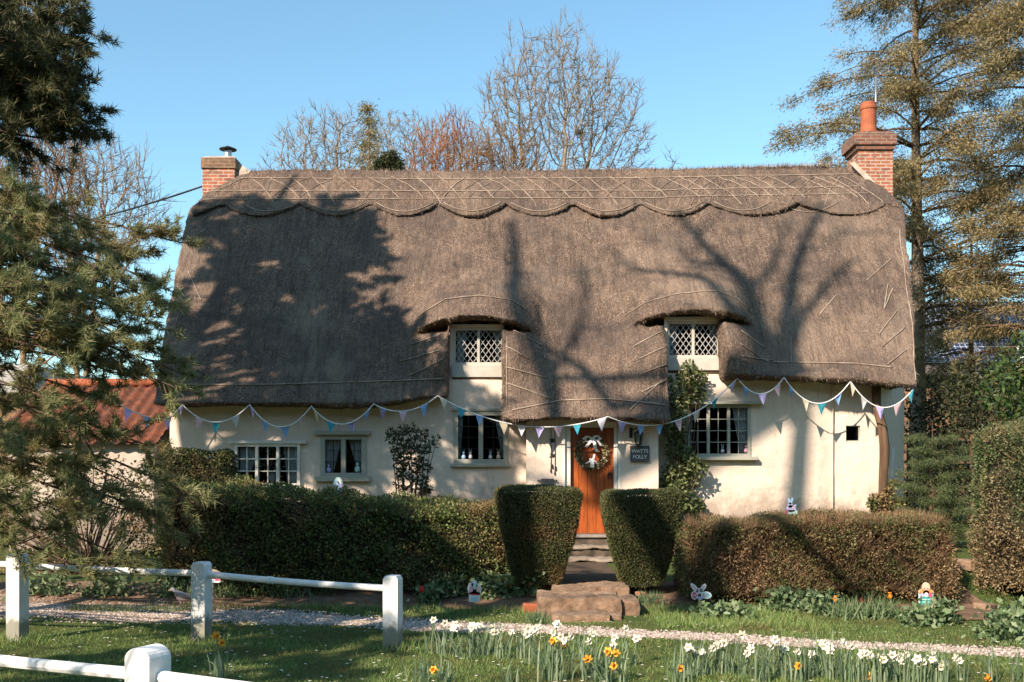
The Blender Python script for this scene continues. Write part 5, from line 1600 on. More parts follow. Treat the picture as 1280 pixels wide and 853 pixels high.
def conifer(base, label, seed, height, r_low, z_start, mat, bark, trunk_r=0.22, gap=0.33, per=5, droop=0.25, tuft=0.22, nleaf=9, dens=3.2, group=None, name='spruce_tree', lean=0.0, power=0.75, bare=0.0, cat='tree', rise=0.15, width=0.16, leafl=0.75, limb=1.0):
    rg = random.Random(seed); r2 = np.random.default_rng(seed)
    base = Vector(base); root = empty(name, base, label, cat, group)
    wood, br = Wood(), Wood()
    top = base + Vector((lean, 0, height))
    wood.add([base + Vector((0, 0, -0.2)), base.lerp(top, 0.3) + Vector((0.05 * limb, 0, 0)), base.lerp(top, 0.6) + Vector((-0.06 * limb, 0, 0)), top], trunk_r, 0.03 * limb * limb, 9)
    P = []; D = []
    z = z_start
    while z < height - 0.15:
        f = (z - z_start) / (height - z_start)
        Lb = r_low * (1 - f) ** power * rg.uniform(0.85, 1.1)
        for k in range(per):
            L = Lb * rg.uniform(0.55, 1.15) + 0.12
            a = rg.uniform(0, 2 * PI)
            o = base.lerp(top, (z + rg.uniform(-0.15, 0.15) * gap) / height)
            pts = []
            n = 6
            for i in range(n + 1):
                t = i / n
                pts.append(o + Vector((math.cos(a) * L * t, math.sin(a) * L * t, L * (rise * math.sin(t * PI * 0.6) - droop * t * t + 0.10 * t ** 4))))
            br.add(pts, (0.012 + 0.014 * L) * limb, 0.006 * limb, 4)
            if rg.random() < bare: continue
            m = max(3, int(L * dens))
            for q in range(m):
                t = rg.uniform(0.08, 1.0) ** 0.8
                i = min(n - 1, int(t * n)); p = pts[i].lerp(pts[i + 1], t * n - i)
                side = Vector((-math.sin(a), math.cos(a), 0)) * rg.uniform(-1, 1) * 0.22 * L * (1.1 - t)
                p2 = p + side + Vector((0, 0, -abs(side.length) * 0.25))
                if side.length > 0.2: br.add([p, p.lerp(p2, 0.5) + Vector((0, 0, 0.02)), p2], 0.008 * limb, 0.004 * limb, 3)
                P.append(p2); D.append(Vector((math.cos(a), math.sin(a), -0.25)).normalized())
        z += gap
    P = np.array([tuple(v) for v in P]); D = np.array([tuple(v) for v in D])
    k = np.repeat(np.arange(len(P)), nleaf); n = len(k)
    c = P[k] + r2.normal(size=(n, 3)) * tuft * np.array([0.55, 0.55, 0.36])
    d = unit(D[k] * 0.7 + np.array([0, 0, -0.35]) + r2.normal(size=(n, 3)) * 0.55)
    V, Fq = leaf_arrays(c, d, r2.uniform(0.7, 1.3, n) * tuft * leafl, r2.uniform(0.7, 1.2, n) * tuft * width, r2)
    wood.build('trunk', bark, root); br.build('limbs', M_BARK, root)
    arr_mesh('crown', V, Fq, mat, root)
    return root
RS = 'spruces beyond the right end of the cottage'
conifer((X_at(1146, 27), 27, 0), 'tall thin olive spruce with a pale bare trunk behind the right chimney', 51, 19.5, 3.9, 5.3, M_SPRUCE, M_BARKG, 0.25, 0.44, 5, 0.34, 0.27, 84, 5.8, RS, power=0.3, bare=0.1, rise=0.2, width=0.075, leafl=0.40, limb=0.7)
conifer((X_at(1292, 25.5), 25.5, 0), 'tall brownish spruce with drooping boughs at the right edge', 52, 19.0, 3.4, 3.6, M_SPRUCE, M_BARKG, 0.26, 0.50, 5, 0.46, 0.27, 80, 5.8, RS, power=0.3, bare=0.1, rise=0.1, width=0.075, leafl=0.40, limb=0.7)
conifer((X_at(1215, 29), 29, 0), 'shorter ragged spruce with dead lower boughs between the two tall spruces', 53, 9.5, 2.6, 1.2, M_SPRUCE, M_BARKB, 0.16, 0.42, 5, 0.42, 0.30, 46, 2.0, RS, power=0.5, bare=0.6, rise=0.05, width=0.10, leafl=0.42, limb=0.7)
conifer((X_at(462, 52), 52, 0), 'narrow dark green conifer standing among the bare oaks', 54, 20.2, 1.5, 8, M_SPRUCE, M_BARKG, 0.2, 0.6, 5, 0.5, 0.36, 34, 2.4, None, width=0.12, leafl=0.45, name='conifer_tree', power=0.55)
bl = [(at(px, py, 50), r_) for px, py, r_ in ((488, 200, 0.42), (482, 206, 0.45), (494, 207, 0.4), (478, 212, 0.5), (496, 213, 0.4))]
leafy_mass('evergreen_bush', 'small dark rounded evergreen beside the narrow dark conifer', 'tree', bl, 2600, 0.2, 0.07, M_DKLEAF, 55)
conifer((X_at(1166, 14), 14, gzf(5.75, 14)), 'young bright green spruce at the corner of the cottage beside the tall hedge', 56, 1.75, 0.66, 0.10, M_SPRUCEG, M_BARK, 0.025, 0.17, 10, 0.12, 0.075, 90, 12.0, None, name='young_spruce', power=0.55, rise=0.2, width=0.075, leafl=0.62, limb=0.35)

# ---- pines at the left, their boughs reaching into the view
def pine(base, label, seed, height, boughs, mat, trunk_r=0.25, tufts=14, nn=24, needle=0.085, nw=0.006, subs=12, reach=0.42, group=None, lean=(0, 0), name='pine_tree', spray=0.45, bark=None, limb=(0.016, 0.008)):
    """boughs = (z on the trunk, end point); needles sit in brushes along side twigs"""
    rg = random.Random(seed); r2 = np.random.default_rng(seed)
    base = Vector(base); root = empty(name, base, label, 'tree', group)
    wood, br = Wood(), Wood(); C_ = []; D = []
    top = base + Vector((lean[0], lean[1], height))
    wood.add([base + Vector((0, 0, -0.3)), base.lerp(top, 0.25) + Vector((0.08, 0.02, 0)), base.lerp(top, 0.6) + Vector((-0.1, 0, 0)), top], trunk_r, 0.05, 10)
    for zt, e_ in boughs:
        o = base.lerp(top, min(0.99, zt / height)); e_ = Vector(e_)
        L = (e_ - o).length
        mid = o.lerp(e_, 0.5) + Vector((rg.gauss(0, 0.05), rg.gauss(0, 0.1), 0.10 * L))
        pts = []
        for i in range(9):
            t = i / 8
            pts.append((o * (1 - t) ** 2 + mid * 2 * t * (1 - t) + e_ * t * t) + Vector((rg.gauss(0, 0.02), rg.gauss(0, 0.02), rg.gauss(0, 0.02))) * (0 < i < 8))
        br.add(pts, limb[0] + limb[1] * L, 0.007, 5)
        dirv = (pts[-1] - pts[-3]).normalized()
        for q in range(subs):
            t = 1 - reach * rg.random() ** 1.2 if q else 1.0
            i = min(7, int(t * 8)); p = pts[i].lerp(pts[i + 1], t * 8 - i)
            sd = (dirv * 0.7 + Vector((rg.gauss(0, 0.7), rg.gauss(0, 0.7), rg.gauss(0.1, 0.5)))).normalized()
            sl = spray * rg.uniform(0.45, 1.1)
            p2 = p + sd * sl
            br.add([p, p.lerp(p2, 0.5) + Vector((0, 0, -0.02)), p2], 0.009, 0.004, 3)
            for w in range(tufts):
                u = rg.uniform(0.25, 1.0) if w else 1.0
                C_.append(p.lerp(p2, u) + Vector((rg.gauss(0, 0.02), rg.gauss(0, 0.02), rg.gauss(0, 0.02))))
                D.append((sd + Vector((rg.gauss(0, 0.35), rg.gauss(0, 0.35), rg.gauss(0.1, 0.35)))).normalized())
    C_ = np.array([tuple(v) for v in C_]); D = np.array([tuple(v) for v in D])
    k = np.repeat(np.arange(len(C_)), nn); n = len(k)
    d = unit(D[k] * 0.75 + rand_dirs(n, r2))
    V, Fq = needle_arrays(C_[k] + D[k] * r2.uniform(-0.03, 0.04, (n, 1)), d, r2.uniform(0.65, 1.15, n) * needle, nw, r2)
    wood.build('trunk', bark or M_BARK, root); br.build('limbs', bark or M_BARK, root)
    arr_mesh('crown', V, Fq, mat, root)
    return root
ra = random.Random(77)
low = [(235, 300, 9.6, 4.2), (205, 345, 9.2, 4.0), (213, 398, 9.0, 3.4), (200, 438, 9.2, 3.2), (226, 478, 8.9, 3.0), (140, 335, 8.8, 4.0), (70, 362, 8.4, 3.6), (95, 415, 8.4, 3.2), (150, 405, 8.6, 3.4), (40, 425, 8.1, 3.0),
       (170, 470, 8.8, 3.0), (110, 480, 8.5, 2.8), (60, 500, 8.2, 2.6), (130, 530, 8.6, 2.6), (180, 545, 9.0, 2.6), (252, 588, 9.2, 2.6), (232, 612, 9.1, 2.3), (200, 650, 9.0, 2.2), (150, 612, 8.8, 2.2), (100, 575, 8.5, 2.2), (40, 560, 8.2, 2.2),
       (120, 650, 8.7, 2.0), (70, 640, 8.5, 1.9), (20, 625, 8.2, 1.9), (160, 690, 8.9, 1.8), (210, 690, 9.0, 1.9), (90, 700, 8.6, 1.7), (60, 750, 8.5, 1.5), (140, 735, 8.8, 1.5), (20, 300, 8.4, 4.4), (60, 282, 8.8, 4.5), (100, 300, 9.2, 4.4), (25, 255, 8.8, 4.7), (160, 318, 9.4, 4.3),
       (15, 480, 8.0, 2.6), (10, 400, 8.0, 3.2), (190, 322, 9.8, 4.2), (185, 600, 9.1, 2.3), (215, 640, 9.2, 2.2), (5, 350, 8.2, 3.8), (170, 380, 8.9, 3.6), (120, 390, 8.6, 3.5), (80, 330, 8.5, 3.9), (110, 440, 8.5, 3.1), (185, 415, 9.0, 3.4), (30, 690, 8.3, 1.6), (150, 360, 8.9, 3.7), (175, 440, 8.9, 3.2), (130, 455, 8.7, 3.0), (60, 400, 8.3, 3.3), (20, 320, 8.2, 4.2), (45, 335, 8.4, 4.0), (90, 270, 8.8, 4.6), (195, 500, 9.0, 2.9), (150, 500, 8.8, 2.8), (205, 370, 9.1, 3.7), (35, 270, 8.6, 4.6), (60, 600, 8.5, 2.2), (110, 610, 8.7, 2.3), (80, 530, 8.5, 2.6), (150, 570, 8.8, 2.5), (45, 660, 8.4, 1.8), (170, 640, 8.9, 2.1), (15, 540, 8.1, 2.4), (190, 462, 9.0, 3.2), (215, 455, 9.1, 3.2), (160, 445, 8.9, 3.3), (120, 505, 8.7, 2.9), (195, 560, 9.0, 2.6), (120, 690, 8.7, 1.8)]
boughs = []
for px, py, Y, zt in low:
    px = px - 22 * float(sstep(60, 170, px))
    if ra.random() < (0.06 if py < 480 else 0.42): continue
    boughs.append((zt, at(px, py, Y) + Vector((ra.gauss(0, 0.05), ra.gauss(0, 0.1), ra.gauss(0, 0.03)))))
for k in range(20):                                   # the thick shoulder of the tree, just left of the view
    boughs.append((ra.uniform(3.0, 4.8), Vector((ra.uniform(-5.5, -4.4), ra.uniform(8.2, 9.6), ra.uniform(2.7, 4.0)))))
for k in range(7):                                   # boughs on the sides that face away
    a = ra.uniform(1.9, 5.0); L = ra.uniform(1.6, 2.8); z = ra.uniform(2.2, 4.6)
    boughs.append((z + 0.2, Vector((-7.4 + math.cos(a) * L, 9.0 + math.sin(a) * L, z))))
pine((-7.4, 9.0, 0), 'low pine at the left edge with blue green boughs hanging over the white rail', 61, 5.6, boughs, M_PINE, 0.14, 9, 26, 0.09, 0.0085, 13, 0.42, spray=0.40, limb=(0.009, 0.004))
# the dark tall pine whose crown fills the top left corner
up_ = [(68, 5), (95, 32), (102, 62), (92, 98), (112, 122), (118, 154), (98, 168), (66, 176), (48, 128), (58, 66), (28, 22), (20, 96), (74, 112), (10, 166), (40, 88), (84, 84), (30, 140), (70, 146), (52, 28), (10, 50), (88, 60), (36, 180), (108, 140), (60, 100), (16, 125), (80, 20), (44, 55), (100, 110), (84, 130), (66, 90), (24, 70), (40, 110), (6, 190), (86, 160), (58, 150)]
boughs = []
for px, py in up_:
    Y = ra.uniform(10.6, 11.8); e_ = at(px, py, Y)
    boughs.append((e_.z + ra.uniform(0.1, 0.6), e_))
for k in range(80):
    z = ra.uniform(5.6, 9.4); a = ra.uniform(0, 2 * PI); L = (2.3 - 0.2 * (z - 5.2)) * ra.uniform(0.7, 1.1)
    boughs.append((z + 0.3, Vector((-7.3 + math.cos(a) * L, 11.4 + math.sin(a) * L, z))))
pine((-7.3, 11.4, 0.05), 'tall dark bushy pine filling the top left corner against the sky', 62, 9.8, boughs, M_PINE2, 0.22, 12, 16, 0.11, 0.011, 12, 0.6, spray=0.45)

boughs = []
for k in range(46):
    z = ra.uniform(2.2, 6.0); a = ra.uniform(0, 2 * PI); L = (1.7 - 0.22 * (z - 2.2)) * ra.uniform(0.6, 1.1)
    boughs.append((z + 0.2, Vector((-6.5 + math.cos(a) * L, 2.9 + math.sin(a) * L, z))))
pine((-6.5, 2.9, 0), 'bushy pine left of the lawn whose shadow streaks the grass and gravel path', 64, 7.2, boughs, M_PINE2, 0.2, 9, 12, 0.14, 0.02, 9, 0.6, spray=0.45)

# tall pine left of the view: its shadow lies over the left of the thatch
def shadow_pt(px, py, Yt):
    k = (HOR - py) / F
    Y = (EY0 + (EYE - EZ0) / SL) / (1 - k / SL)
    p = Vector(((px - 640) / F * Y, Y, EYE + k * Y))
    return p + SD * ((Y - Yt) / -SD.y)
poly = [(300, 262), (430, 252), (478, 298), (505, 345), (474, 365), (512, 410), (560, 432), (548, 470), (556, 502), (385, 505), (330, 455), (306, 410), (332, 385), (296, 352), (272, 335)]
def inside(x, y):
    c = False; j = len(poly) - 1
    for i in range(len(poly)):
        xi, yi = poly[i]; xj, yj = poly[j]
        if (yi > y) != (yj > y) and x < (xj - xi) * (y - yi) / (yj - yi) + xi: c = not c
        j = i
    return c
ends = []
while len(ends) < 150:
    x, y = ra.uniform(250, 570), ra.uniform(245, 510)
    if not inside(x, y): continue
    if any((x - hx_) ** 2 + (y - hy_) ** 2 < rr_ ** 2 for hx_, hy_, rr_ in ((345, 415, 17), (392, 455, 13), (450, 432, 12), (318, 385, 12), (470, 395, 9))): continue
    ends.append(shadow_pt(x, y, 12.2 + ra.uniform(-1.3, 1.3)))
for px, py in ((250, 275), (268, 262), (285, 285), (240, 300), (225, 420), (215, 440), (232, 395), (345, 480), (300, 500)): ends.append(shadow_pt(px, py, 12.2))
b0, b1 = shadow_pt(205, 485, 12.2), shadow_pt(310, 322, 12.2)
dirn = (b1 - b0); kz = b0.z / dirn.z
tb = b0 - dirn * kz
topz = max(v.z for v in ends) + 0.3
lean = dirn * (topz / dirn.z)
boughs = [(min(topz - 0.2, max(3.0, e_.z + ra.uniform(-1.4, -0.1))), e_) for e_ in ends]
for k in range(7):
    z = ra.uniform(10, topz - 1); L = ra.uniform(1.2, 2.4); a = ra.uniform(1.8, 4.4)
    c = tb + dirn * (z / dirn.z)
    boughs.append((z + 0.1, c + Vector((math.cos(a) * L * 0.6, math.sin(a) * L, 0))))
pine((tb.x, tb.y, 0), 'tall leaning pine left of the cottage casting its crown shadow over the thatch', 63, topz, boughs, M_PINE2, 0.42, 12, 13, 0.17, 0.042, 11, 0.42, lean=(lean.x, lean.y), spray=0.42)
def added_treeline():
    """unseen trees added behind the camera to dim window reflections and sky light"""
    rg = np.random.default_rng(66); n = 90000
    a = rg.uniform(R(172), R(368), n)
    top = 19 + 2.5 * np.sin(a * 11) + 1.8 * np.sin(a * 37 + 1) + 1.2 * np.sin(a * 90)  # tall enough to cut off the bright low sky
    rr_ = 60 + rg.normal(0, 2.5, n)
    p = np.stack([rr_ * np.cos(a), rr_ * np.sin(a), top * rg.random(n) ** 0.8], -1)
    V, Fq = leaf_arrays(p, rand_dirs(n, rg), rg.uniform(0.9, 1.7, n), 0.9, rg)
    tag(arr_mesh('added_treeline', V, Fq, M_DKLEAF), kind='stuff')
added_treeline()
# big bare tree near the road, behind the camera's left shoulder
def limb_tree():
    rg = random.Random(71)
    root = empty('bare_tree', (-7.6, 1.8, 0), 'big bare tree left of the lawn casting branch shadows over roof and wall', 'tree')
    trunk, crown = Wood(), Wood()
    def wall_pt(px, py, Yt):
        p = at(px, py, 19.0); return p + SD * ((19.0 - Yt) / -SD.y)
    def hedge_pt(px, py, Yt):
        p = at(px, py, 11.8); return p + SD * ((11.8 - Yt) / -SD.y)
    fork = Vector((-7.45, 1.9, 17.0))
    trunk.add([(-7.6, 1.8, -0.3), (-7.5, 1.8, 4), (-7.7, 1.85, 8), (-7.55, 1.85, 11), (-7.7, 1.9, 14), fork], 0.27, 0.15, 10)
    def twig(p, d, L, r, lev):
        pts = [p]; q = p.copy(); dd = d.copy()
        for i in range(4):
            dd = (dd + Vector((rg.gauss(0, 0.16), rg.gauss(0, 0.16), rg.gauss(0.03, 0.16)))).normalized(); q = q + dd * (L / 4); pts.append(q.copy())
        crown.add(pts, r, r * 0.5, 4 if lev < 2 else 3)
        if lev >= 3: return
        for k in range(rg.randint(2, 3)):
            nd = (dd + Vector((rg.gauss(0, 0.6), rg.gauss(0, 0.6), rg.gauss(0.1, 0.5)))).normalized()
            twig(pts[rg.randint(2, 4)], nd, L * 0.68, max(0.014, r * 0.55), lev + 1)
    limbs = [([(704, 560), (694, 490), (676, 430), (660, 385), (648, 330), (640, 280)], 'r', 1.8, 0.21, 0.10),
             ([(770, 515), (735, 470), (705, 448), (676, 440)], 'r', 2.2, 0.14, 0.07),
             ([(962, 470), (958, 420), (942, 372), (905, 335), (876, 305), (850, 270)], 'r', 1.4, 0.22, 0.08),
             ([(985, 470), (988, 410), (996, 350), (1012, 300), (1030, 262)], 'r', 2.6, 0.20, 0.08),
             ([(905, 385), (850, 360), (800, 345), (760, 310)], 'r', 1.2, 0.12, 0.05),
             ([(1010, 400), (1042, 360), (1075, 330)], 'r', 2.2, 0.11, 0.05), ([(945, 380), (975, 330), (985, 285)], 'r', 1.8, 0.12, 0.05), ([(690, 480), (720, 430), (735, 380), (730, 330)], 'r', 1.3, 0.10, 0.05), ([(930, 350), (890, 345), (850, 330)], 'r', 2.0, 0.10, 0.04),
             ([(620, 600), (650, 570), (690, 545)], 'w', 1.2, 0.08, 0.04),
             ([(884, 800), (884, 750), (892, 705), (915, 668)], 'h', 1.0, 0.20, 0.13), ([(905, 800), (903, 745), (890, 700)], 'h', 1.4, 0.14, 0.09),  # limbs added only to cast shade on the right hedge
             ([(1130, 800), (1070, 790), (1000, 770)], 'h', 1.2, 0.07, 0.04)]
    for pts, kind, Yt, r0, r1 in limbs:
        P = [{'r': shadow_pt, 'w': wall_pt, 'h': hedge_pt}[kind](a, b, Yt + rg.uniform(-0.2, 0.2)) for a, b in pts]
        if P[0].z > P[-1].z: P = P[::-1]
        s0 = P[0]; o = Vector((-7.65, 1.88, 12.6)) if kind == 'h' else fork if kind == 'r' else Vector((-7.65, 1.88, max(5, s0.z - 2.0)))
        fine = [o, o.lerp(s0, 0.5) + Vector((0, 0.1, -0.25))] + P
        trunk.add(fine, r0 * 1.15, r1, 7)
        for k in range(2, len(fine)):
            for _ in range(1):
                d = (fine[k] - fine[k-1]).normalized() + Vector((rg.gauss(0, 0.6), rg.gauss(0, 0.5), rg.gauss(0.1, 0.4)))
                twig(fine[k-1].lerp(fine[k], rg.random()), d.normalized(), rg.uniform(0.7, 1.3), 0.03, 1)
    for k in range(4):
        a = rg.uniform(2.2, 4.2); z = rg.uniform(5, 11)
        twig(Vector((-7.6, 1.85, z)), Vector((math.cos(a), math.sin(a), 0.5)).normalized(), 2.4, 0.09, 0)
    trunk.build('trunk', M_BARKG, root); crown.build('crown', M_BARKG, root)
limb_tree()
bare_tree((-6.9, 0.6, 0), 'low spreading bare tree left of the lawn casting streaky shade on the grass', 72, 6.2, 1.5, M_BARKG, None, 0.16, 0.22, 4, (3, 4), 1, 0.018, 0.0, ratio=0.74, ang=(0.5, 1.0), wig=0.16)

# ------------------------------------------------------------------ beds: low plants, tulips, twiggy shrub
BEDP = 'low leafy plants along the foot of the hedges'
rp = np.random.default_rng(91)
def bed_plant(px, py, wpx, hpx, label, strap=False, n=150, seed=0, mat=None):
    Y = EYE * F / (py - HOR); Y = min(Y, 12.3); x = X_at(px, Y); z = gzf(x, Y)
    rg = np.random.default_rng(seed); w, h_ = wpx / F * Y, hpx / F * Y
    root = empty('bed_plant', (x, Y, z), label, 'plant', BEDP)
    p = np.stack([x + rg.normal(0, w * 0.26, n), Y + rg.normal(0, 0.10, n), z + h_ * rg.random(n) ** 1.3 * 0.8], -1)
    if strap:
        p[:, 2] = z
        V, Fq = needle_arrays(p, unit(np.stack([rg.normal(0, 0.5, n), rg.normal(-0.2, 0.4, n), np.ones(n)], -1)), h_ * rg.uniform(0.6, 1.2, n), 0.018, rg)
    else:
        V, Fq = leaf_arrays(p, unit(rand_dirs(n, rg) + np.array([0, -0.3, 0.5])), rg.uniform(0.05, 0.10, n), rg.uniform(0.035, 0.06, n), rg)
    arr_mesh('leaves', V, Fq, mat or M_PLANT, root)
sd = 0
for px, py, w_, h_, lab, strap in ((650, 748, 60, 44, 'pale blue green leafy clump left of the stone steps', False), (612, 750, 34, 34, 'pale leafy clump right behind the white egg sign', False), (560, 752, 50, 32, 'mixed leafy clump left of the white egg sign', False),
        (535, 756, 24, 26, 'leafy clump around the red tulip', False), (215, 740, 40, 26, 'pale leaves beside the pigeon', False), (250, 744, 30, 22, 'pale leaves behind the middle fence post', True), (290, 745, 36, 22, 'strap leaved clump left of the pink chick sign in shade', True), (360, 748, 50, 20, 'low clump in the deep shade of the long hedge', True),
        (140, 748, 70, 26, 'leafy clump below the hanging pine boughs', False), (60, 745, 60, 30, 'leafy clump behind the leftmost fence post', False), (980, 766, 50, 34, 'green leafy clump at the left foot of the brown hedge', False), (1020, 768, 46, 34, 'leafy clump under the leftmost orange tulip', False),
        (1060, 772, 50, 30, 'pale strap leaved clump in the middle of the right bed', True), (1100, 772, 50, 32, 'pale strap leaved clump under the rightmost orange tulip', True), (1150, 782, 40, 24, 'round leaved clump below the chick sign', False), (1178, 780, 36, 34, 'leafy clump right of the chick sign', False),
        (1250, 800, 60, 44, 'blue green leafy clump at the foot of the tall right hedge', False), (1275, 790, 50, 44, 'leafy clump at the far right edge under the tall hedge', False), (905, 772, 70, 24, 'shaded leaves below the rabbit sign', False), (812, 758, 36, 20, 'low grassy tuft right of the stone steps', True), (730, 770, 24, 16, 'small fern by the left end of the bottom step', True)):
    sd += 1
    bed_plant(px if px != 730 else 672, py if px != 730 else 778, w_, h_, lab, strap, 300 if not strap else 170, 100 + sd)
def tulip(px, py, hpx, mat, label):
    Y = 11.75; x = X_at(px, Y); z0 = gzf(x, Y); c = Vector((x, Y, Z_at(py, Y)))
    root = empty('tulip', (x, Y, z0), label, 'flower', 'tulips in the beds')
    MB().tube([(x, Y, z0), (x + 0.01, Y, (z0 + c.z) / 2), c], 0.006, 5).build('stem', M_DAFL, root)
    f = MB(); f.lathe([(0.006, -0.03), (0.03, -0.012), (0.034, 0.012), (0.022, 0.035), (0.026, 0.05)], c, 7); f.build('flower', mat, root, smooth=True)
tulip(527, 738, 20, M_RED, 'red tulip against the shaded long hedge')
for px, py, lab in ((1044, 750, 'orange tulip nearest the middle of the brown hedge'), (1077, 752, 'red orange tulip in the middle of the right bed'), (1086, 754, 'small red orange tulip close beside another'), (1112, 746, 'tall orange tulip left of the chick sign')):
    tulip(px, py, 20, M_RED if '108' in str(px) or px == 1077 else M_PETO, lab)
# leggy shrub behind the rabbit sign
bl = [(at(px, py, 11.85), r_ / F * 11.85) for px, py, r_ in ((866, 700, 9), (874, 690, 8), (884, 706, 8), (862, 718, 8), (894, 700, 7), (880, 680, 8), (870, 732, 7), (890, 722, 6), (898, 684, 7), (905, 715, 6))]
leafy_mass('leggy_shrub', 'leggy small leaved shrub with tan stems behind the rabbit and egg sign', 'shrub', bl, 420, 0.05, 0.033, M_IVY, 95, stem_from=(X_at(884, 11.8), 11.8, 0.1))

# ------------------------------------------------------------------ painted wooden garden boards
def board(name, px, py, Y, label, shapes, thick=0.012, stake=True, cat='garden sign', zbase=None, group='painted wooden garden boards'):
    """shapes: (part, material, layer, cx, cz, rx, rz, tilt) in pixels from (px, py)"""
    u = Y / F; c = at(px, py, Y)
    root = empty(name, (c.x, Y, gzf(c.x, Y) if zbase is None else zbase), label, cat, group)
    parts = {}
    for part, mat, layer, cx, cz, rx, rz, tilt in shapes:
        m = parts.setdefault((part, mat.name, layer, cx, cz), (MB(), mat))[0]
        pts = []
        for q in np.linspace(0, 2 * PI, 25)[:-1]:
            ca, sa = math.cos(q), math.sin(q)
            if part in ('base', 'band', 'box'):
                ca = math.copysign(abs(ca) ** 0.3, ca); sa = math.copysign(abs(sa) ** 0.3, sa)
            ex, ez = ca * rx, sa * rz
            pts.append((c.x + (cx + ex * math.cos(tilt) - ez * math.sin(tilt)) * u, c.z + (cz + ex * math.sin(tilt) + ez * math.cos(tilt)) * u))
        y0 = Y - thick - 0.0022 * layer
        m.prism_y(pts, y0 - 0.002, y0 if layer else Y)
    for (part, mn, layer, cx, cz), (m, mat) in parts.items(): m.build(part, mat, root)
    if stake:
        z0 = root.location.z
        MB().tube([(c.x, Y + 0.012, z0 - 0.05), (c.x, Y + 0.012, c.z)], 0.007, 6).build('stake', M_STEEL, root)
    return root
board('egg_sign', 593, 739, 11.7, 'small white garden sign of three egg shapes over a red line, in the left bed', [
    ('backing', P_WHITE, 0, -4, 3, 4.5, 8, 0), ('backing', P_WHITE, 0, 0, 5, 4, 9.2, 0), ('backing', P_WHITE, 0, 4.5, 2, 4.3, 7.5, 0), ('base', P_WHITE, 0, 0, -7, 7, 6.5, 0), ('egg', P_PINK, 1, -4, 3, 2.4, 4.6, 0), ('egg', P_MINT, 1, 0.5, 6, 2, 4, 0), ('egg', P_PEACH, 1, 4.6, 2.5, 2.2, 4, 0),
    ('band', P_RED, 1, 0, -4.2, 5.6, 0.8, -0.05), ('band', P_MINT, 1, 0.5, -9.5, 4.5, 2.6, 0)])
board('rabbit_sign', 876, 741, 11.35, 'white rabbit garden sign between a pink egg and a pale blue egg', [
    ('ear', P_WHITE, 0, -8, 6, 2.8, 7.2, 0.7), ('inner_ear', P_PINK, 1, -8, 6, 1.2, 5, 0.7), ('ear', P_WHITE, 0, 2.5, 6, 2.6, 6, -0.6), ('inner_ear', P_PINK, 1, 2.8, 6.2, 1.1, 4, -0.6), ('head', P_WHITE, 0, -2, 0.5, 4.6, 5.2, 0), ('body', P_LILAC, 0, -1, -5, 4, 3.8, 0), ('nose', P_PINK, 1, -2, -0.5, 1.1, 0.9, 0),
    ('eye', P_DARK, 1, -3.6, 1.6, 0.6, 0.7, 0), ('eye', P_DARK, 1, -0.4, 1.6, 0.6, 0.7, 0), ('egg_border', P_WHITE, 1, -8.3, -3.2, 4.2, 5.2, 0), ('egg', P_ROSE, 2, -8.3, -3.2, 3.2, 4.2, 0), ('egg_stripe', P_PINK, 3, -8.3, -3, 3, 0.9, 0.05), ('egg_border', P_WHITE, 1, 6.5, -3, 6.6, 4.6, -0.1), ('egg', P_MINT, 2, 6.8, -3, 5.6, 3.7, -0.1), ('egg_patch', P_BLUE, 3, 8, -2.6, 2.6, 2, 0.4), ('carrot', P_ORNG, 3, 3.2, -3, 1.2, 2, 0.6)])
board('chick_sign', 1157, 743, 11.0, 'orange chick garden sign with a green lower half at the end of the brown hedge', [
    ('backing', P_PEACH, 0, 0, 8, 5, 7, 0), ('backing', P_PEACH, 0, 0, 3, 9.4, 4, 0), ('base', P_MINT, 0, 0, -6, 9.2, 9, 0), ('head', P_PEACH, 1, 0, 8, 3.8, 5.4, 0), ('wing', P_ORNG, 1, -4.4, 3, 3.8, 2.4, -0.4), ('wing', P_ORNG, 1, 4.4, 3, 3.8, 2.4, 0.4), ('body', P_ORNG, 1, 0, 2, 4, 3.4, 0),
    ('eye', P_DARK, 2, -2, 7.2, 0.7, 0.7, 0), ('eye', P_DARK, 2, 2, 7.2, 0.7, 0.7, 0), ('beak', P_ORNG, 2, 0, 5.8, 1.1, 0.8, 0), ('egg', P_WHITE, 2, 0, -0.5, 2.6, 3, 0), ('egg', P_ROSE, 2, 5, -0.8, 2.6, 3, 0.3), ('egg', P_LILAC, 2, -5.4, -1, 2.4, 2.6, -0.3), ('band', P_TEAL, 1, 0, -8, 7.4, 5.4, 0), ('stripe', P_MINT, 2, 0, -6.3, 5.6, 0.8, 0), ('stripe', P_MINT, 2, 0, -9.6, 5.2, 0.8, 0)])
board('pink_chick_sign', 266, 720.5, 11.6, 'pale pink garden sign half hidden by the middle fence post', [
    ('backing', P_PEACH, 0, 3, 2, 8, 5.5, 0), ('head', P_PEACH, 1, 1.5, 4, 6, 5, 0), ('eye', P_DARK, 2, 1, 4, 0.6, 0.6, 0), ('eye', P_DARK, 2, 4.4, 4, 0.6, 0.6, 0), ('base', P_WHITE, 0, 2, -4.5, 8, 3.4, 0), ('band', P_ROSE, 1, 6.5, -4, 3.2, 1.6, 0.1), ('band', P_BLUE, 1, 0, -6, 2.4, 1.4, 0)])
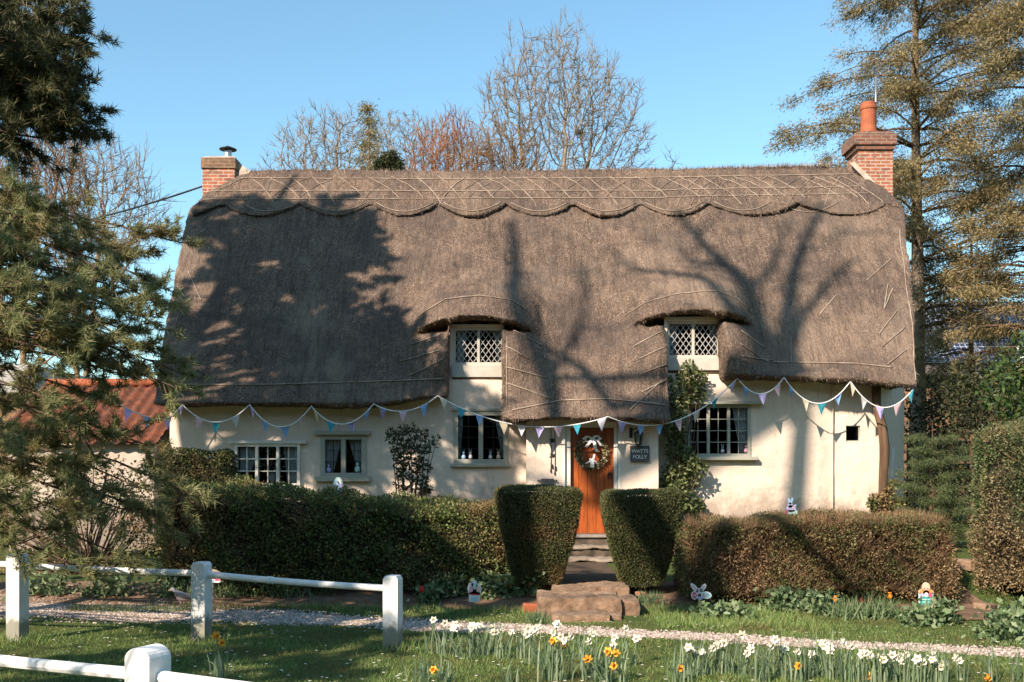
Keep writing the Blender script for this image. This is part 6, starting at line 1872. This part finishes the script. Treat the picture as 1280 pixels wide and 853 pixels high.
board('blue_rabbit_sign', 988, 634, 12.0, 'lilac blue rabbit garden board standing on the brown twiggy hedge', [
    ('ear', P_BLUE, 0, -1.8, 7, 1.3, 4.4, 0.2), ('ear', P_BLUE, 0, 1.2, 7.4, 1.3, 4.6, -0.35), ('head', P_LILAC, 0, -0.5, 2.2, 3.2, 3.2, 0), ('body', P_LILAC, 0, 0.5, -2, 6.2, 4.4, 0), ('arm', P_BLUE, 1, 5.5, 2, 1.8, 1.4, 0.5), ('egg', P_PINK, 1, 3.6, 0, 1.5, 1.5, 0), ('egg', P_ROSE, 1, -5.5, -6.2, 1.8, 2.6, -0.3), ('base', P_MINT, 0, 2, -6.5, 6.5, 2.8, 0)], zbase=1.05)
board('egg_board', 424.5, 607, 12.6, 'blue and cream egg garden board on top of the long green hedge', [
    ('egg', P_MINT, 0, -1.5, 2.5, 5.8, 8, 0), ('egg_patch', P_BLUE, 1, -3, 0.5, 3.6, 5.8, 0.1), ('egg_patch', P_WHITE, 1, 0.5, 5.5, 2.6, 4, -0.2), ('rabbit', P_LILAC, 1, 3, -1, 3, 3.4, 0.3), ('base', P_BLUE, 0, -1, -9, 4.2, 3.2, 0), ('base', P_BLUE, 0, -1, -11.5, 6, 1.3, 0)], zbase=1.32)

# ------------------------------------------------------------------ wood pigeon on the verge
def pigeon(px, py, Y):
    c = at(px, py, Y); z0 = gzf(c.x, Y)
    root = empty('wood_pigeon', (c.x, Y, z0), 'grey wood pigeon standing on the grass verge by the middle fence post', 'bird')
    def prof(pts, name, mat, squash=0.85):
        V = []; Fq = []; n = 14
        for (x, z, rz, ry) in pts:
            for k in range(n):
                t = 2 * PI * k / n
                V.append((c.x + x, Y + ry * math.sin(t), z0 + z + rz * math.cos(t)))
        for i in range(len(pts) - 1):
            for k in range(n): Fq.append((i*n+k, i*n+(k+1)%n, (i+1)*n+(k+1)%n, (i+1)*n+k))
        return arr_mesh(name, V, Fq, mat, root, smooth=True)
    t = NT('pigeon_plumage'); g = t.coords()
    sp = t.new('ShaderNodeSeparateXYZ'); t.link(g, sp.inputs[0])
    mr = t.new('ShaderNodeMapRange'); mr.inputs[1].default_value = z0 + 0.06; mr.inputs[2].default_value = z0 + 0.2; t.link(sp.outputs[2], mr.inputs[0])
    t.base(t.ramp(mr.outputs[0], [(0.0, (0.42, 0.30, 0.28)), (0.45, (0.33, 0.26, 0.26)), (1.0, (0.26, 0.255, 0.28))])); t.p.inputs['Roughness'].default_value = 0.85
    prof([(-0.112, 0.196, 0.004, 0.003), (-0.095, 0.203, 0.018, 0.016), (-0.075, 0.207, 0.026, 0.022), (-0.055, 0.197, 0.026, 0.024), (-0.045, 0.17, 0.036, 0.032), (-0.02, 0.142, 0.052, 0.046), (0.03, 0.125, 0.058, 0.052), (0.08, 0.115, 0.047, 0.044), (0.125, 0.108, 0.03, 0.03), (0.17, 0.102, 0.014, 0.028), (0.25, 0.092, 0.008, 0.03), (0.262, 0.09, 0.003, 0.028)], 'body', t.m)
    for s_ in (-1, 1):
        V = []; n = 8
        m = MB(); m.tube([(c.x - 0.03, Y + s_ * 0.044, z0 + 0.15), (c.x + 0.05, Y + s_ * 0.054, z0 + 0.135), (c.x + 0.12, Y + s_ * 0.036, z0 + 0.118), (c.x + 0.19, Y + s_ * 0.018, z0 + 0.108)], [0.012, 0.03, 0.02, 0.004], 8)
        m.v = [(x, Y + s_ * 0.035 + (y - Y - s_ * 0.035) * 0.5, z) for x, y, z in m.v]
        m.build('wing', M('wing_grey', (0.20, 0.185, 0.19), (0.15, 0.14, 0.145), 14, 0.85), root, smooth=True)
        MB().tube([(c.x + 0.01, Y + s_ * 0.02, z0 + 0.08), (c.x + 0.015, Y + s_ * 0.02, z0 + 0.03), (c.x + 0.01, Y + s_ * 0.02, z0 + 0.004), (c.x - 0.025, Y + s_ * 0.024, z0 + 0.003)], 0.005, 5).build('leg', P_PINK, root)
        MB().lathe([(0.001, 0), (0.013, 0.004), (0.013, 0.01), (0.001, 0.013)], (c.x - 0.048, Y + s_ * 0.026, z0 + 0.178), 8).build('neck_patch', P_WHITE, root)
        MB().lathe([(0.001, 0), (0.0045, 0.003), (0.001, 0.006)], (c.x - 0.085, Y + s_ * 0.0205, z0 + 0.207), 6).build('eye', P_DARK, root)
    MB().tube([(c.x - 0.108, Y, z0 + 0.198), (c.x - 0.128, Y, z0 + 0.192)], [0.007, 0.002], 6).build('beak', P_ORNG, root)
pigeon(224, 738, 11.75)

# ------------------------------------------------------------------ daffodils
def daffodil_clump(px, py, Y, nleaf, flowers, label, seed, h=0.30, group=None, w=0.10):
    """px, py: foot of the clump in the photo at depth Y; flowers = list of (dx px, height px, colour)"""
    rg = np.random.default_rng(seed)
    x = X_at(px, Y); z = gzf(x, Y)
    root = empty('daffodil_clump', (x, Y, z), label, 'daffodils', group)
    V = []; Fq = []
    for k in range(nleaf):
        bx, by = x + rg.normal(0, w * 0.45), Y + rg.normal(0, 0.035)
        a = rg.uniform(0, 2 * PI); ln = h * rg.uniform(0.65, 1.15); bend = rg.uniform(0.05, 0.42) ; wd = rg.uniform(0.009, 0.015)
        if rg.random() < 0.16: bend = rg.uniform(0.6, 1.0)
        ox, oy = math.cos(a), math.sin(a); sx_, sy_ = -oy, ox
        if abs(sx_) < 0.5: sx_, sy_ = 0.8, 0.6
        b = len(V)
        for i in range(6):
            t = i / 5; r_ = bend * ln * t ** 2; zz = ln * (t - 0.32 * bend * t ** 3.0) * (1 - 0.25 * (bend > 0.55) * t * t)
            ww = wd * (1 - t ** 3 * 0.9) * 0.5
            V += [(bx + ox * r_ - sx_ * ww, by + oy * r_ - sy_ * ww, z + zz), (bx + ox * r_ + sx_ * ww, by + oy * r_ + sy_ * ww, z + zz)]
        for i in range(5): Fq.append((b + 2*i, b + 2*i+1, b + 2*i+3, b + 2*i+2))
    arr_mesh('leaves', V, Fq, M_DAFL, root)
    for dx, hp, colr in flowers:
        fx = x + dx / F * Y; fz = z + hp / F * Y; fy = Y + rg.normal(0, 0.03)
        MB().tube([(x + rg.normal(0, 0.02), Y, z), (x + (fx - x) * 0.6, (Y + fy) / 2, z + (fz - z) * 0.6), (fx, fy, fz - 0.005), (fx, fy - 0.012, fz)], 0.0045, 5).build('stem', M_DAFL, root)
        pet = M_PETW if colr == 'w' else M_PETY; cupm = {'w': M_PETW, 'y': M_PETO}[colr]
        face = Vector((rg.normal(0, 0.5), -1.0, rg.normal(-0.1, 0.25))).normalized()
        q = face.to_track_quat('Z', 'Y').to_matrix().to_4x4(); Mx = Matrix.Translation((fx, fy - 0.018, fz)) @ q
        m = MB(); vs = []; R0 = rg.uniform(0.033, 0.044)
        for p in range(6):
            a = p * PI / 3 + rg.normal(0, 0.08)
            b = len(m.v)
            loc = [(0.006, 0, 0), (R0*0.55, R0*0.36, 0.004), (R0, 0, -0.002 + rg.normal(0, 0.004)), (R0*0.55, -R0*0.36, 0.004)]
            m.v += [tuple(Mx @ Vector((u*math.cos(a)-v_*math.sin(a), u*math.sin(a)+v_*math.cos(a), zz))) for u, v_, zz in loc]
            m.f.append((b, b+1, b+2, b+3))
        fl = m.build('flower', pet, root)
        cm = MB(); cm.lathe([(0.008, 0), (0.011, 0.012), (0.014, 0.022), (0.018, 0.026)], (0, 0, 0), 9); cm.f = cm.f[:-1]
        cm.v = [tuple(Mx @ Vector(v)) for v in cm.v]
        cm.build('trumpet', cupm, fl, smooth=True)
WD = 'white daffodils along the lawn'
YD = 'golden daffodils along the lawn'
wl_, yl_ = 'clump of grey green leaves with white daffodils on the lawn below the gravel path', 'clump of grey green leaves with golden daffodils on the lawn below the gravel path'
sd = 300
def clump(px, py, heads, n, label=None, h=0.3, w=0.1, group=None):
    global sd; sd += 1
    Y = EYE * F / (py - HOR)
    fl = [(hx_ - px, py - hy_, c) for hx_, hy_, c in heads]
    rx_ = random.Random(sd)
    for hx_, hy_, c in heads:
        if c == 'w' and n > 8 and rx_.random() < 0.6: fl.append((hx_ - px + rx_.uniform(-9, 9), py - hy_ + rx_.uniform(-9, 4), 'w'))
    yl = any(c == 'y' for _, _, c in heads)
    daffodil_clump(px, py, Y, n, fl, label or (yl_ if yl else wl_), sd, h, group or (YD if yl else WD), w)
clump(275, 848, [(271, 796, 'y'), (279, 804, 'y')], 16, 'pair of golden daffodils alone on the shaded lawn near the middle fence post', 0.24, 0.12)
clump(540, 816, [(542, 774, 'w')], 14)
clump(562, 818, [(556, 778, 'w'), (568, 779, 'w')], 14)
clump(580, 822, [(570, 782, 'w')], 12)
clump(592, 818, [(590, 781, 'w'), (600, 782, 'w')], 10)
clump(610, 818, [(616, 782, 'w'), (620, 788, 'w')], 18)
clump(628, 822, [(640, 789, 'w')], 14)
clump(648, 822, [(660, 783, 'w'), (672, 783, 'w')], 14)
clump(670, 830, [(668, 784, 'w')], 14)
clump(532, 852, [(543, 832, 'y')], 22, None, 0.22, 0.16)
clump(560, 851, [], 12, 'leaf clump without flowers beside the lowest golden daffodil', 0.16, 0.12, 'flowerless daffodil leaves')
clump(634, 853, [], 12, 'flowerless daffodil leaves below the white row', 0.18, 0.08, 'flowerless daffodil leaves')
clump(690, 852, [(691, 800, 'y'), (703, 808, 'y'), (692, 793, 'w'), (696, 781, 'w'), (712, 796, 'w')], 34, 'big clump with two golden daffodils under white ones below the stone steps', 0.36, 0.16)
clump(728, 826, [(742, 792, 'w'), (738, 790, 'w')], 16)
clump(745, 840, [(768, 796, 'w')], 14)
clump(755, 853, [(734, 823, 'y'), (760, 814, 'y'), (769, 814, 'y'), (766, 831, 'y')], 36, 'clump of four golden daffodils right of the stone steps', 0.3, 0.2)
clump(792, 834, [(796, 800, 'w')], 5, 'single white daffodil standing alone on the lawn', 0.16, 0.03)
clump(783, 818, [(782, 788, 'w')], 4, 'single white daffodil leaning over the gravel path edge', 0.18, 0.03)
clump(850, 852, [(851, 834, 'y')], 20, None, 0.2, 0.12)
clump(858, 846, [(859, 807, 'w')], 14)
clump(875, 845, [(877, 815, 'w'), (890, 810, 'w')], 18)
clump(893, 842, [(897, 803, 'w')], 12)
clump(912, 843, [(926, 792, 'w'), (904, 804, 'w')], 22, None, 0.32)
clump(930, 846, [(933, 817, 'w'), (938, 812, 'w')], 16)
clump(950, 853, [(969, 800, 'w')], 26)
clump(972, 848, [(981, 812, 'w')], 18)
clump(996, 853, [(996, 832, 'y'), (996, 815, 'w')], 28)
clump(1008, 850, [(1014, 818, 'w')], 14)
clump(1030, 848, [(1030, 804, 'w'), (1038, 808, 'w'), (1025, 806, 'w')], 24, None, 0.34, 0.14)
clump(1052, 852, [(1053, 803, 'w'), (1060, 806, 'w')], 22)
clump(1080, 853, [(1085, 846, 'y'), (1075, 816, 'w'), (1083, 816, 'w')], 34, None, 0.28, 0.18)
clump(1104, 853, [(1101, 821, 'w')], 22)
clump(1122, 850, [(1116, 820, 'w'), (1124, 819, 'w')], 20)
clump(1142, 852, [(1137, 819, 'w'), (1145, 822, 'w')], 24, None, 0.3, 0.16)
clump(1160, 852, [(1162, 822, 'w'), (1169, 819, 'w'), (1154, 829, 'w')], 22)
clump(1178, 852, [(1176, 832, 'w')], 16)
clump(1202, 851, [(1193, 821, 'w')], 10, 'white daffodil nearest the right end of the row', 0.32, 0.06)
clump(1236, 853, [(1231, 846, 'y')], 10, 'rightmost golden daffodil on the lawn', 0.34, 0.08)
clump(1274, 853, [], 10, 'tall flowerless daffodil leaves at the right edge', 0.30, 0.08, 'flowerless daffodil leaves')

# ------------------------------------------------------------------ grass, daisies, pebbles
def grass():
    rg = np.random.default_rng(17); n = 190000
    y = 4.2 + 9.0 * rg.random(n) ** 0.9
    x = rg.uniform(-0.56, 0.56, n) * y
    m = (np.abs(y - path_mid(x)) > np.vectorize(path_half)(x) * 0.95 + 0.03) & ~((y > 11.55 + 0.4 * (x > 3.8)) & (x > -6) & (x < 4.7)) & ~((np.abs(x - (4.85 + 0.05 * (y - 10))) < 0.55) & (y > 10.8)) & ~((x > 0.3) & (x < 1.4) & (y > 10.6))
    x, y = x[m], y[m]; n = len(x)
    tall = 0.5 + 0.5 * np.sin(x * 2.1 + 1.3 * np.sin(y * 1.7)) * np.sin(y * 2.3)
    base = np.stack([x, y, gz(x, y) - 0.004], -1)
    d = unit(np.stack([rg.normal(0, 0.5, n), rg.normal(0, 0.5, n), np.ones(n)], -1))
    V, Fq = needle_arrays(base, d, (0.02 + 0.03 * tall) * rg.uniform(0.6, 1.4, n), 0.0055, rg)
    tag(arr_mesh('grass', V, Fq, M_BLADE), kind='stuff')
    # longer tufts round the fence posts and along the bed edges
    pts = []
    for (px_, py_), k in ((P1, 420), (P2, 260), (P3, 420)):
        pts.append(np.stack([rg.normal(px_ + 0.05, 0.16, k), rg.normal(py_ - 0.04, 0.09, k)], -1))
    for _ in range(2600):
        pass
    xx = rg.uniform(-5, 4.6, 5200); yy = 11.52 + rg.normal(0, 0.10, 5200) + 0.4 * (xx > 3.8)
    ok = ~((xx > 0.2) & (xx < 1.5)); pts.append(np.stack([xx[ok], yy[ok]], -1))
    xx = rg.uniform(1.5, 3.2, 3500); yy = rg.uniform(10.2, 11.6, 3500); pts.append(np.stack([xx, yy], -1))
    p = np.concatenate(pts); n = len(p)
    base = np.stack([p[:, 0], p[:, 1], gz(p[:, 0], p[:, 1]) - 0.004], -1)
    d = unit(np.stack([rg.normal(0, 0.55, n), rg.normal(0, 0.55, n), np.ones(n)], -1))
    V, Fq = needle_arrays(base, d, rg.uniform(0.05, 0.13, n), 0.008, rg)
    tag(arr_mesh('long_grass', V, Fq, M_BLADE), kind='stuff')
grass()
def daisies():
    rg = np.random.default_rng(19); n = 420
    y = rg.uniform(7.2, 11.6, n); x = rg.uniform(-0.5, 0.5, n) * y
    m = np.abs(y - path_mid(x)) > np.vectorize(path_half)(x) + 0.05
    x, y = x[m], y[m]; n = len(x); c = np.stack([x, y, gz(x, y) + 0.035], -1)
    V = np.concatenate([c + np.array([0.013 * math.cos(a), 0.013 * math.sin(a), 0.004 * math.sin(3 * a)]) for a in np.arange(6) * PI / 3], 0)
    Fq = np.stack([np.arange(n) + k * n for k in range(6)], -1)
    tag(arr_mesh('daisy_flowers', V, Fq, M_PETW), kind='stuff')
daisies()
def pebbles():
    rg = np.random.default_rng(23); n = 16000
    x = rg.uniform(-6.2, 5.5, n)
    y = path_mid(x) + np.vectorize(path_half)(x) * np.clip(rg.normal(0, 0.55, n), -1.12, 1.12)
    c = np.stack([x, y, gz(x, y) + 0.010], -1)
    s_ = rg.uniform(0.007, 0.018, (n, 1))
    O = np.array([[1, 0, 0], [0, 1, 0], [-1, 0, 0], [0, -1, 0], [0, 0, 0.8]])
    a = rg.uniform(0, 2 * PI, n); V = np.empty((n, 5, 3))
    for i in range(5):
        o = O[i]
        V[:, i, 0] = c[:, 0] + s_[:, 0] * (o[0] * np.cos(a) - o[1] * np.sin(a)) * rg.uniform(0.7, 1.2, n)
        V[:, i, 1] = c[:, 1] + s_[:, 0] * (o[0] * np.sin(a) + o[1] * np.cos(a)) * rg.uniform(0.7, 1.2, n)
        V[:, i, 2] = c[:, 2] + s_[:, 0] * o[2] - 0.004
    b = np.arange(n) * 5
    Fq = np.concatenate([np.stack([b + i, b + (i + 1) % 4, b + 4], -1) for i in range(4)])
    tag(arr_mesh('gravel', V.reshape(-1, 3), Fq, M_leaf('pebble', [(0.16, 0.11, 0.08), (0.33, 0.25, 0.195), (0.48, 0.385, 0.315), (0.66, 0.58, 0.51)], 0, rough=0.9)), kind='stuff')
pebbles()
